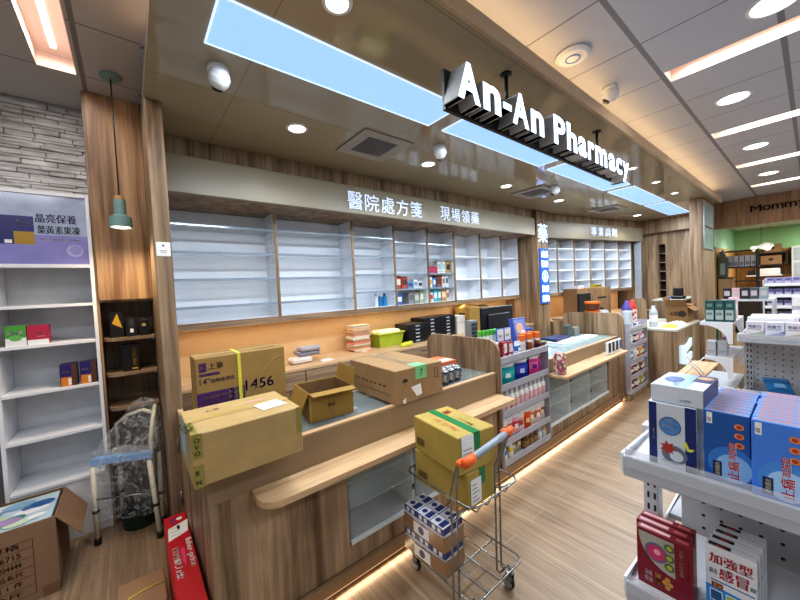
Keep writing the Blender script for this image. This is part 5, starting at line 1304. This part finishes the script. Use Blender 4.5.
o = prod('dark_green_box', 'dark green box on the top end shelf of the second gondola, leftmost', 'box', (4.07, .565, 1.1905), (.1, .06, .19), DG, 0, d_dg, 'dark green boxes')
for i in range(1, 3): dup(o, 'dark green box on the top end shelf of the second gondola, %s from the left' % ORD[i], (4.07, .565 - .064 * i, 1.1905))
prod('pink_box', 'pale pink box at the right end of the dark green boxes', 'box', (4.36, .45, 1.1905), (.08, .055, .2), flat('#dcc0c4', .4), 0, band('-x', .4, .7, PAPER))
LB = flat('#b4b6ba', .4)
o = prod('grey_box', 'plain grey box on the second end shelf of the second gondola, leftmost', 'box', (4.08, .56, .8805), (.1, .062, .13), LB, 0, lambda q, lo, hi: (q.decal(lo, hi, '-x', .1, .3, .9, .36, GREY), q.decal(lo, hi, '-x', .1, .2, .7, .24, GREY)), 'plain grey boxes')
for i in range(1, 2): dup(o, 'plain grey box on the second end shelf, %s from the left' % ORD[i], (4.09 + i * .01, .56 - .07 * i, .8805))
for i, c in enumerate(('#5a3a7a', '#8a2a4a', '#3a4a6a')): pouch(['purple', 'crimson', 'slate'][i] + ' packet at the rear of the second end shelf', (4.35 + i * .12, .54, .8805), (.09, .17, .04), (c, '#c8b8b8', '#e0d8d0'), None, .3, 0, 'packet')
# wood plinth with a folding stand between the desk and the end display
t = thing('wood_plinth', 'low rounded wood platform between the far desk and the second gondola', 'platform', (4.1, .69, 0))
P = [(0, 0), (1.1, 0), (1.1, .22), (.18, .22)] + [(.18 - .18 * math.sin(a * PI / 16), .04 + .18 * math.cos(a * PI / 16)) for a in range(1, 9)]
M().slab([(x, y, 0) for x, y in P], (0, 0, .58), W_DARK).build('body', t); M().slab([(x * 1.0 - .01, y * 1.0, .5805) for x, y in P], (0, 0, .02), W_LEDGE).build('top', t)
t = thing('folding_stand', 'white folding wire stand standing on the low wood platform', 'stand', (4.4, .71, .601))
q = M()
for x in (0, .1): q.tube([(x, 0, .006), (x, .13, .17)], .006, PAPER, 6); q.tube([(x + .012, .13, .006), (x + .012, 0, .17)], .006, PAPER, 6)
q.tube([(-.01, 0, .17), (.13, 0, .17)], .006, PAPER, 6); q.tube([(-.01, .13, .17), (.13, .13, .17)], .006, PAPER, 6); q.build('stand_frame', t)
t = thing('goods_table', 'low shelf unit carrying a row of dark and pink packs before the green room', 'shelf unit', (5.6, .28, 0))
M().box((0, 0, 1.28), (.4, .43, 1.305), GW).build('top', t)
for y in (0, .41): M().box((0, y, 0), (.4, y + .02, 1.279), GP).build('side', t)
for i, (c, n) in enumerate((('#2c2228', 'black'), ('#c8a0a8', 'pink'), ('#262a2e', 'charcoal'), ('#4a5258', 'slate grey'), ('#8a9aa0', 'pale grey'))):
    prod('goods_pack', n + ' pack in the row on the low shelf unit before the green room', 'pack', (5.63, .63 - i * .075, 1.3055), (.1, .068, .13), flat(c, .45), 0, band('-x', .3, .75, flat('#b8b0b4', .5), .15, .85))

# third gondola with lilac boxes
t = thing('gondola_shelving', 'far white shelving with rows of lilac boxes at the right edge', 'shelving', (7.0, -.9, 0))
M().box((.35, 0, 0), (.38, 1.36, 1.52), GP).build('back_panel', t); M().box((0, 1.342, 0), (.349, 1.36, 1.5), GW).build('side_panel', t)
for z in (1.44, 1.285, 1.13, .97):
    s = M().box((0, 0, z - .02), (.349, 1.34, z), GW).build('shelf', t); M().box((-.012, 0, z - .035), (-.0005, 1.34, z + .008), PAPER).build('price_rail', s)
LC = [('#8a8ab8', 'lilac'), ('#6a6a9a', 'violet'), ('#5a5a78', 'plum'), ('#6a6868', 'grey')]
for k, z in enumerate((1.44, 1.285, 1.13, .97)):
    o = None
    for i in range(6):
        lab = '%s box on the %s row of the far white shelving, %s from its left end' % (LC[k][1], ('top', 'second', 'third', 'fourth')[k], ORD[i])
        if o is None: o = prod('boxed_goods', lab, 'box', (7.02, .35, z + .0005), (.12, .072, .085), flat(LC[k][0], .4), 0, lambda q, lo, hi: (q.decal(lo, hi, '-x', .1, .1, .9, .4, flat('#b8b4c8', .5)), q.decal(lo, hi, '-x', .2, .6, .8, .8, flat('#4a4a78', .5))), LC[k][1] + ' boxes on the far white shelving')
        else: dup(o, lab, (7.02, .35 - i * .08, z + .0005))
prod('white_box', 'white pack standing before the far white shelving at the right edge', 'box', (6.6, .06, 1.04), (.12, .12, .24), PAPER, 0, band('-x', .3, .5, LGREY))
t = thing('display_stand', 'plain stand under the white pack before the far white shelving', 'stand', (6.5, -.3, 0)); M().box((0, 0, 1.0), (.35, .6, 1.039), GW).build('top', t); M().box((.05, .05, 0), (.3, .55, .999), GP).build('base', t)

# the far green room
t = thing('dark_rack', 'dark metal rack with a row of pale boxes in the far green room', 'rack', (10.3, .74, 0))
DK = flat('#2a2522', .5)
for x in (0, .35):
    for y in (.0, .55): M().box((x, y, 0), (x + .03, y + .03, 2.1), DK).build('post', t)
for z in (1.1, 1.42, 1.72): M().box((.0, .0, z), (.38, .58, z + .025), DK).build('shelf', t)
M().box((.0, .0, 2.08), (.38, .58, 2.1), DK).build('shelf', t)
o = None
for i in range(6):
    lab = 'pale box in the row on the dark metal rack, %s from the left' % ORD[i]
    if o is None: o = prod('pale_box', lab, 'box', (10.335, 1.21, 1.7455), (.15, .075, .24), flat('#b4b4b8', .5), 0, band('-x', .15, .45, flat('#7a7a80', .5), .1, .9), 'pale boxes on the dark rack')
    else: dup(o, lab, (10.335, 1.21 - i * .088, 1.7455))
t = thing('wood_cabinet', 'low wood cabinet beside the pier in the far green room', 'cabinet', (9.98, 1.09, 0)); M().box((0, 0, 0), (.28, .22, 1.5), W_BEAM).build('body', t); M().box((-.01, -.01, 1.501), (.29, .23, 1.53), flat('#3a2e24', .5)).build('top', t)
t = thing('house_model', 'dark pointed house-shaped rack beside the pier in the far green room', 'display', (9.98, 1.17, 1.531)); M().slab([(0, 0, 0), (0, .14, 0), (0, .14, .38), (0, .07, .6), (0, 0, .38)], (.2, 0, 0), flat('#4a4640', .5)).build('body', t); q = M(); q.box((-.006, .03, .06), (-.0005, .11, .3), flat('#8a9294', .4)); q.build('panel', t)
t = thing('fish_lamp', 'white fish-shaped lamp with two glowing globes in the far green room', 'lamp', (12.4, .83, 2.24)); t.scale = (.62, .62, .62)
q = M(); q.slab([(0, .35, -.02), (0, .25, .06), (0, .1, .05), (0, -.1, .16), (0, -.28, .12), (0, -.36, .02), (0, -.26, -.1), (0, -.05, -.12), (0, .1, -.04), (0, .24, -.05)][::-1], (.03, 0, 0), flat('#d4d8dc', .4)); q.disc((-.002, -.26, .06), .02, (-1, 0, 0), BLACK); q.build('fish_board', t)
for y in (.2, -.18):
    q = M(); q.lathe([(.0, -.1), (.06, -.085), (.09, -.03), (.075, .03), (.03, .055), (.0, .06)], (-.1, y, -.06), glow('#fff6e0', 5), 14); q.build('globe', t)
q = M(); q.tube([(.015, 0, .12), (.015, 0, .805)], .006, BLACK, 6); q.build('cord', t)
t = thing('wall_shelf', 'dark box-shaped wall shelf holding a brown carton in the far green room', 'shelf', (12.6, .4, 1.76)); q = M(); q.box((0, 0, 0), (.36, .55, .03), DK); q.box((0, 0, .3), (.36, .55, .33), DK); q.box((0, 0, .03), (.36, .03, .3), DK); q.box((0, .52, .03), (.36, .55, .3), DK); q.build('shelf_frame', t)
prod('brown_carton', 'brown carton inside the dark wall shelf of the green room', 'cardboard box', (12.62, .5, 1.791), (.3, .36, .22), CARDB, 0, band('-x', .4, .7, INK, .4, .6)); prod('brown_carton', 'brown carton on top of the dark wall shelf of the green room', 'cardboard box', (12.62, .5, 2.091), (.3, .3, .2), CARDB, 0, band('-x', .4, .7, INK, .4, .6))
t = thing('wall_shelf', 'white low wall shelf carrying a white appliance in the far green room', 'shelf', (12.6, .5, 1.5)); M().box((0, 0, 0), (.36, .62, .03), PAPER).build('board', t)
t = thing('appliance', 'white appliance on the low wall shelf of the green room', 'appliance', (12.62, .53, 1.531)); M().box((0, 0, 0), (.3, .42, .16), PAPER, .02).build('body', t); M().box((.02, .44, .0), (.28, .56, .12), DK).build('base', t)
t = thing('tall_cabinet', 'white tall cabinet against the bamboo wall at the right edge', 'cabinet', (12.55, -.4, 0)); M().box((0, 0, 0), (.4, .74, 2.2), flat('#c4c8c8', .4)).build('body', t)
for z in (.1, 1.0, 1.85): M().box((-.01, .04, z), (-.0005, .7, z + (.8 if z < 1.8 else .3)), flat('#9aa4a8', .3)).build('door', t)
t = thing('low_counter', 'dark low counter along the bamboo wall in the far green room', 'counter', (12.4, -1.5, 0)); M().box((.15, 0, 0), (.55, 2.7, 1.2), flat('#2e2620', .6)).build('body', t) if False else M().box((.35, 1.9, 0), (.55, 2.8, 1.2), flat('#2e2620', .6)).build('body', t); M().box((.33, 1.88, 1.2005), (.56, 2.82, 1.24), flat('#5a4630', .5)).build('top', t)

# ------------------------------------------------------------------ left: white shelf unit, niche shelves
t = thing('shelf_unit', 'tall white shelf unit with a lavender poster panel at the left edge', 'shelf unit', (-.68, 3.22, 0))
W2 = flat('#e4e6ea', .4, var=.02); ww = .5
for x in (0, ww - .02): M().box((x, 0, 0), (x + .02, .34, 2.385), W2).build('side_panel', t)
M().box((.0205, .325, .0), (ww - .0205, .339, 2.38), flat('#d4d6da', .5)).build('back_panel', t)
M().box((.0205, .001, 2.36), (ww - .0205, .324, 2.385), W2).build('top_panel', t)
for z in (1.63, 1.37, 1.062, .752, .42): M().box((.0205, .001, z - .022), (ww - .0205, .324, z), W2).build('shelf', t)
M().box((.0205, .01, .0), (ww - .0205, .03, .397), W2).build('kick_panel', t)
M().box((.0205, .001, 1.875), (ww - .0205, .03, 1.9), W2).build('rail', t)
q = M(); lo, hi = (.021, .012, 1.901), (ww - .021, .02, 2.359)
q.box(lo, hi, flat('#b9b9dc', .12, var=.02), .0005); q.decal(lo, hi, '-y', 0, 0, 1, .42, flat('#8f8cc8', .12)); q.decal(lo, hi, '-y', .0, .42, 1, 1, flat('#a9b4cc', .12, var=.12))
PURP = flat('#2a1f5a', .3)
q.dtext(lo, hi, '-y', .46, .6, .13, '晶亮保養', PURP, w=.43, bold=.02); q.dtext(lo, hi, '-y', .47, .44, .12, '葉黃素果凍', flat('#15121f', .3), w=.45, bold=.02); q.dtext(lo, hi, '-y', .5, .33, .045, '高效配方・輕鬆補給・真濃郁', PAPER, w=.42); q.decal(lo, hi, '-y', .46, .43, .95, .57, flat('#c4cad4', .12), .0005)
q.decal(lo, hi, '-y', .06, .28, .44, .68, flat('#2c2a6a', .3), .0012); q.decal(lo, hi, '-y', .24, .28, .44, .46, flat('#a8862e', .3), .0016); q.dtext(lo, hi, '-y', .28, .6, .035, '晶亮', PAPER, eps=.002); q.dtext(lo, hi, '-y', .27, .55, .03, '葉黃素果凍', PAPER, eps=.002); q.decal(lo, hi, '-y', .15, .29, .22, .34, PAPER, .002)
q.ddisc(lo, hi, '-y', .85, .2, .042, flat('#b4b2dc', .15)); q.ddisc(lo, hi, '-y', .86, .21, .032, flat('#9c9ad0', .15), 1, .0014)
q.build('poster', t, label='lavender poster with dark Chinese headline and a purple box')
def d_gr(q, lo, hi): q.decal(lo, hi, '-y', 0, 0, 1, .4, PAPER); q.dtext(lo, hi, '-y', .12, .55, .2, '植萃纖', PAPER, w=.75, eps=.0012); q.ddisc(lo, hi, '-y', .5, .4, .02, flat('#6ab05a', .4), 1.4, .0013)
prod('supplement_box', 'green and white box on the white shelf unit, left of the crimson box', 'medicine box', (-.625, 3.235, 1.3705), (.092, .06, .13), flat('#4f9a3c', .4), 0, d_gr)
def d_cr(q, lo, hi): q.decal(lo, hi, '-y', 0, 0, 1, .25, PAPER); q.dtext(lo, hi, '-y', .45, .5, .14, '莓果', flat('#e8b8c4', .4), w=.35, eps=.0012); q.decal(lo, hi, '-y', .45, .4, .85, .43, flat('#d890a4', .4))
prod('supplement_box', 'crimson and white box on the white shelf unit, right of the green box', 'medicine box', (-.53, 3.24, 1.3705), (.098, .1, .125), flat('#b02a4c', .4), 0, d_cr)
def d_pu(q, lo, hi): q.decal(lo, hi, '-y', .05, .0, .65, 1, flat('#2a2068', .35)); q.decal(lo, hi, '-y', .05, 0, .65, .42, flat('#d8832a', .35), .0012); q.dtext(lo, hi, '-y', .12, .62, .1, '葉黃素', PAPER, w=.42, eps=.0014); q.decal(lo, hi, '-y', .65, 0, .95, 1, flat('#5a3a28', .4)); q.decal(lo, hi, '-y', .45, .05, .63, .35, PAPER, .0016)
for i in range(2):
    x = -.395 + i * .1
    o = prod('supplement_box', 'purple and orange box on the white shelf unit, %s of the pair' % ('left one' if i == 0 else 'right one'), 'medicine box', (x, 3.235, 1.0625), (.088, .09, .15), flat('#3a2a58', .4), 0, d_pu)
# niche shelves
for i, z in enumerate((1.36, 1.1, .85)):
    q = M(); r = .09; P = [(-.16, 3.515, z - .022), (.14, 3.515, z - .022), (.14, 3.2, z - .022)] + [(-.16 + r - r * math.sin(a * PI / 16), 3.2 + r - r * math.cos(a * PI / 16), z - .022) for a in range(9)]
    t = thing('niche_shelf', '%s rounded wood shelf in the dark niche beside the white unit' % ('top', 'middle', 'lowest')[i], 'shelf', (0, 0, 0), 0, 'rounded niche shelves')
    q.slab(P, (0, 0, .022), W_X); q.build('board', t)
    q = M(); q.slab([(.125, 3.23, z - .023), (.125, 3.5, z - .023), (.125, 3.5, z - .09), (.125, 3.4, z - .075), (.125, 3.3, z - .04), (.125, 3.23, z - .035)], (.012, 0, 0), flat('#b8b8b8', .4)); q.build('bracket', t)
BB = flat('#151414', .35)
def d_tri(q, lo, hi):
    o, U, V, N = face_frame(lo, hi, '-y'); q.add([tuple(o + N * .001 + U * a + V * b) for a, b in ((.15, .55), (.9, .35), (.55, .95))], [(0, 1, 2)], flat('#c89a2a', .4)); q.dtext(lo, hi, '-y', .2, .2, .08, 'GOLD', flat('#8a7a4a', .4), eps=.0012)
prod('black_box', 'tall black box with a gold triangle on the top niche shelf', 'box', (-.12, 3.27, 1.3605), (.08, .08, .19), BB, 0, d_tri)
prod('black_box', 'black box with a white mark, middle of the top niche shelf', 'box', (-.03, 3.25, 1.3605), (.07, .08, .145), BB, 0, lambda q, lo, hi: (q.decal(lo, hi, '-y', .35, .2, .65, .4, PAPER), q.decal(lo, hi, '-y', .3, .5, .7, .9, flat('#3a3a3e', .3))))
prod('black_box', 'black box with a faint gold mark, right on the top niche shelf', 'box', (.05, 3.25, 1.3605), (.065, .08, .135), BB, 0, lambda q, lo, hi: (q.ddisc(lo, hi, '-y', .45, .6, .013, flat('#a89a5a', .4)), q.decal(lo, hi, '-y', .2, .85, .8, .95, flat('#3a3a3e', .3))))
prod('black_box', 'black box with vertical gold lettering on the middle niche shelf', 'box', (-.06, 3.25, 1.1005), (.1, .08, .2), BB, 0, lambda q, lo, hi: (q.dtext(lo, hi, '-y', .82, .22, .26, 'MIOREL', flat('#c8962e', .4), w=.7, bold=.03, rot=1), q.decal(lo, hi, '-y', .5, .05, .85, .12, flat('#c8962e', .4))))

# shower chair wrapped in plastic
t = thing('shower_chair', 'cream tube shower chair with a blue seat edge wrapped in clear plastic', 'chair', (0, 0, 0))
CR = flat('#ddd8c6', .4); A = Vector((-.255, 3.08, 0)); Bv = Vector((.045, 2.92, 0)); e = (Bv - A).normalized(); nrm = Vector((-e.y, e.x, 0)); D = .23
if nrm.y < 0: nrm = -nrm
Cc = [A, Bv, Bv + nrm * D * .55, A + nrm * D + e * .025]
zs = .545
feet = [A + Vector((.0, -.04, 0)), Bv + Vector((.03, -.09, 0)), Cc[2] + Vector((.0, -.02, 0)), Cc[3] + Vector((.0, -.02, 0))]
for i, (c, f) in enumerate(zip(Cc, feet)):
    q = M(); q.tube([tuple(f + Vector((0, 0, .03))), tuple(f * .5 + c * .5 + Vector((0, 0, .28))), tuple(c + Vector((0, 0, zs - .03)))], .0155, CR, 10); l = q.build('leg', t)
    q = M(); q.tube([tuple(f + Vector((0, 0, .0))), tuple(f + Vector((0, 0, .045)))], .019, BLACK, 10); q.build('rubber_foot', l)
    q = M(); m_ = f * .62 + c * .38; q.tube([tuple(m_ + Vector((0, 0, .21))), tuple(m_ + Vector((0, 0, .228)))], .0185, BLACK, 10); q.build('clip', l)
q = M(); q.T = Matrix.Translation((0, 0, zs - .02)); BLS = flat('#86aede', .4)
q.slab([tuple(A - e * .02), tuple(Bv + e * .02), tuple(Bv + e * .0 + nrm * .05), tuple(A + nrm * .05)], (0, 0, .04), BLS); q.slab([tuple(A + nrm * .051), tuple(Bv + nrm * .051), tuple(Cc[2]), tuple(Cc[3])], (0, 0, .034), flat('#8a8f98', .5)); q.build('seat', t, label='grey seat with a pale blue front edge')
q = M(); q.tube([tuple(feet[0] * .55 + A * .45 + Vector((0, 0, .3))), tuple(feet[1] * .55 + Bv * .45 + Vector((0, 0, .3)))], .006, STEEL, 8); q.build('cross_rod', t)
q = M(); b2 = Cc[2]; q.tube([tuple(Bv + nrm * .04 + Vector((0, 0, zs - .15))), tuple(Bv + nrm * .04 + Vector((.0, 0, zs + .1))), tuple(Bv + nrm * .06 + Vector((.01, .0, .78))), tuple(b2 + Vector((0, .02, .85))), tuple(b2 + Vector((0, .03, .78))), tuple(b2 + Vector((0, .02, zs)))], .014, CR, 10); q.build('arm_tube', t)
q = M(); q.tube([tuple(Cc[3] + Vector((0, 0, zs))), tuple(Cc[3] + Vector((.0, .01, .72))), tuple(Cc[3] * .7 + b2 * .3 + Vector((0, .02, .78))), tuple(Cc[3] * .3 + b2 * .7 + Vector((0, .02, .82))), tuple(b2 + Vector((-.01, .02, .8)))], .013, CR, 10); q.build('back_tube', t)
# plastic film: jittered rings from below the seat to a gathered top
q = M(); rnd = random.Random(4); K = 28; V = []; F = []
cent = (A + Bv + Cc[2] + Cc[3]) / 4
RG_ = [(.16, 1.12, .0), (.26, 1.1, 0), (.4, 1.08, 0), (.53, 1.07, 0), (.6, .98, .02), (.7, .8, .06), (.8, .55, .09), (.88, .3, .1), (.9, .05, .1)]
cor = [A - e * .03 - nrm * .03, Bv + e * .03 - nrm * .03, Cc[2] + e * .02 + nrm * .02, Cc[3] - e * .02 + nrm * .02]
for zz, s, sh in RG_:
    for k in range(K):
        f = k / K * 4; i = int(f); u = f - i; p = cor[i] * (1 - u) + cor[(i + 1) % 4] * u
        c2 = cent + Vector((sh, sh * .6, 0)); j = rnd.uniform(.93, 1.05)
        p = c2 + (p - cent) * s * j; V.append((min(max(p.x, -.27 if p.y < 3.12 else -.16), .138), min(p.y, 3.46 if zz < .65 else 3.185), zz + rnd.uniform(-.015, .015)))
for r in range(len(RG_) - 1):
    for k in range(K): F.append((r * K + k, r * K + (k + 1) % K, (r + 1) * K + (k + 1) % K, (r + 1) * K + k))
q.add(V, F, FILM); q.build('plastic_cover', t, label='crinkled clear plastic cover')
t = thing('bucket', 'dark green tub on the floor behind and under the shower chair', 'tub', (-.02, 3.13, 0))
M().lathe([(.0, 0), (.105, 0), (.112, .1), (.108, .1), (.1, .01), (.0, .01)], (0, 0, 0), flat('#0f2a20', .5), 20).build('tub_body', t); M().lathe([(.112, .1005), (.115, .11), (.108, .108)], (0, 0, 0), flat('#143828', .5), 20).build('rim', t)

# big carton, small carton and red box on the floor
def d_floorbox(q, lo, hi):
    B = BROWNINK
    for v in (.1, .22, .34, .46, .58, .7, .8): q.decal(lo, hi, '-y', .35, v, .84, v + .007, B)
    for u in (.838,): q.decal(lo, hi, '-y', u, .1, u + .006, .805, B)
    for v, s in zip((.12, .24, .36, .48, .6, .72), ('8.17公斤', '共 1 件 第 1 件', '營養補充食品系列', 'C/NO.00443204444', 'PO 708006715', '品名規格')): q.dtext(lo, hi, '-y', .36, v + .012, .07, s, B, w=.4)
    q.decal(lo, hi, '-y', .88, .0, 1, .14, flat('#7a5c40', .4)); q.decal(lo, hi, '+x', 0, .0, .35, .14, flat('#7a5c40', .4))
open_box('open_carton', 'big open brown carton with printed table, full of coloured leaflets, on the floor', (-.98, 2.71, 0), (.585, .39, .432), 0, flat('#8c6e55', .8, var=.08), {'right': (147, .185), 'front': (176, .01), 'left': (120, .15)}, deco=d_floorbox)
for i in range(3):
    z = .36 + i * .022
    prod('leaflet_stack', ['lower', 'middle', 'top'][i] + ' stack of coloured leaflets inside the big open carton', 'leaflets', (-.97 + .004, 2.722, z), (.55, .36, .02), [flat('#c8ccd4', .4), flat('#7fa8c8', .4), flat('#b9cfd8', .35)][i], 0,
         (lambda q, lo, hi: [q.ddisc(lo, hi, '+z', random.uniform(.3, .93), random.uniform(.12, .88), random.uniform(.012, .045), flat(c, .35), random.uniform(1, 2.2), .0006 + .0003 * k) for k, c in enumerate(('#3a8a6a', '#3a6ab0', '#e8e8ee', '#d8b04a', '#8a6a9a', '#4a9ab8', '#e4e6ea', '#2f5f9a', '#b8d0a0', '#d4a0a8', '#5a9a8a', '#6a86c0', '#dfe4ec', '#8ab0d0', '#c8d8c0', '#4a6aa8', '#e8eaf0', '#7a9ac0', '#3f8f7f', '#d8c890', '#a890b8', '#e6e6ea'))]) if i == 2 else None)
for_small = carton('small_carton', 'small brown carton with a yellow strap on the floor at the bottom edge', (-.135, 2.06, 0), (.2, .26, .12), 0, flat('#9a7a5c', .8, var=.06), None, 'x', None)
q = M(); PP = [(-.001, .12 - .0, .05), (-.002, .12, .121)] ; q.tube([(.0, .1, .1215), (.05, .125, .1225), (.12, .14, .1225), (.198, .135, .1215)], .003, flat('#d8c83a', .4), 6); q.build('strap', for_small)
lo, hi = (0, 0, 0), (.108, .86, .3)
def d_toy(q, lo, hi):
    q.quad((.006, .6, .3014), (.1, .64, .3014), (.112, .76, .3014), (.012, .725, .3014), PAPER); 
    for i in range(3): q.decal(lo, hi, '+z', .2, .745 + i * .04, .6, .75 + i * .04, GREY, .0016)
    q.decal(lo, hi, '+z', .5, .8, .62, .85, INK, .0018)
    q.ddisc(lo, hi, '+z', .68, .93, .016, PAPER, 1, .0012)
    for k in range(3): q.decal(lo, hi, '+z', .25, .9 + k * .022, .55, .908 + k * .022, flat('#5a4a9a', .4), .0012)
RT = flat('#c01f2c', .35)
o, U, V, N = face_frame(lo, hi, '+z')
q = M(); q.box(lo, hi, RT, .002); d_toy(q, lo, hi)
# writing runs down the length of the box
WHT = flat('#f4f4f4', .6, var=.0); q.text('fisher-price', (.07, .57, .3014), (0, -1, 0), (1, 0, 0), .036, WHT, w=.25, bold=.045); q.text('寶寶健力架', (.014, .53, .3014), (0, -1, 0), (1, 0, 0), .03, WHT, w=.26, bold=.045)
q.slab([(.05, .5, .3012), (.066, .5, .3012), (.066, .4, .3012), (.058, .34, .3012), (.05, .4, .3012)], (0, 0, .0006), flat('#d84a7a', .4))
tag(q.build('toy_box'), 'long red toy box with a white slip taped on it, beside the counter end', 'box', None, (.086, 1.62, 0))

# ------------------------------------------------------------------ light of the shop and added ambient fill for its open rear
w = bpy.data.worlds.new('World'); SC.world = w; w.use_nodes = True
w.node_tree.nodes['Background'].inputs['Color'].default_value = (.86, .92, 1, 1); w.node_tree.nodes['Background'].inputs['Strength'].default_value = .5
# the shop's other ceiling lamps, over the aisle behind the viewer
for x, y in ((-1.2, .2), (1.2, -1.4), (3.6, -1.6), (6.2, -1.6), (8.3, -1.4)):
    lamp('aisle_lamp', 'AREA', (x, y, CZ - .03), 38, (.92, .96, 1), None, 1.1, .3)
SC.view_settings.view_transform = 'Standard'
SC.view_settings.look = 'Medium High Contrast'
SC.view_settings.exposure = -.36
SC.cycles.max_bounces = 6
SC.cycles.diffuse_bounces = 4
SC.cycles.transparent_max_bounces = 12
SC.cycles.caustics_reflective = False
SC.cycles.caustics_refractive = False
SC.cycles.sample_clamp_indirect = 6
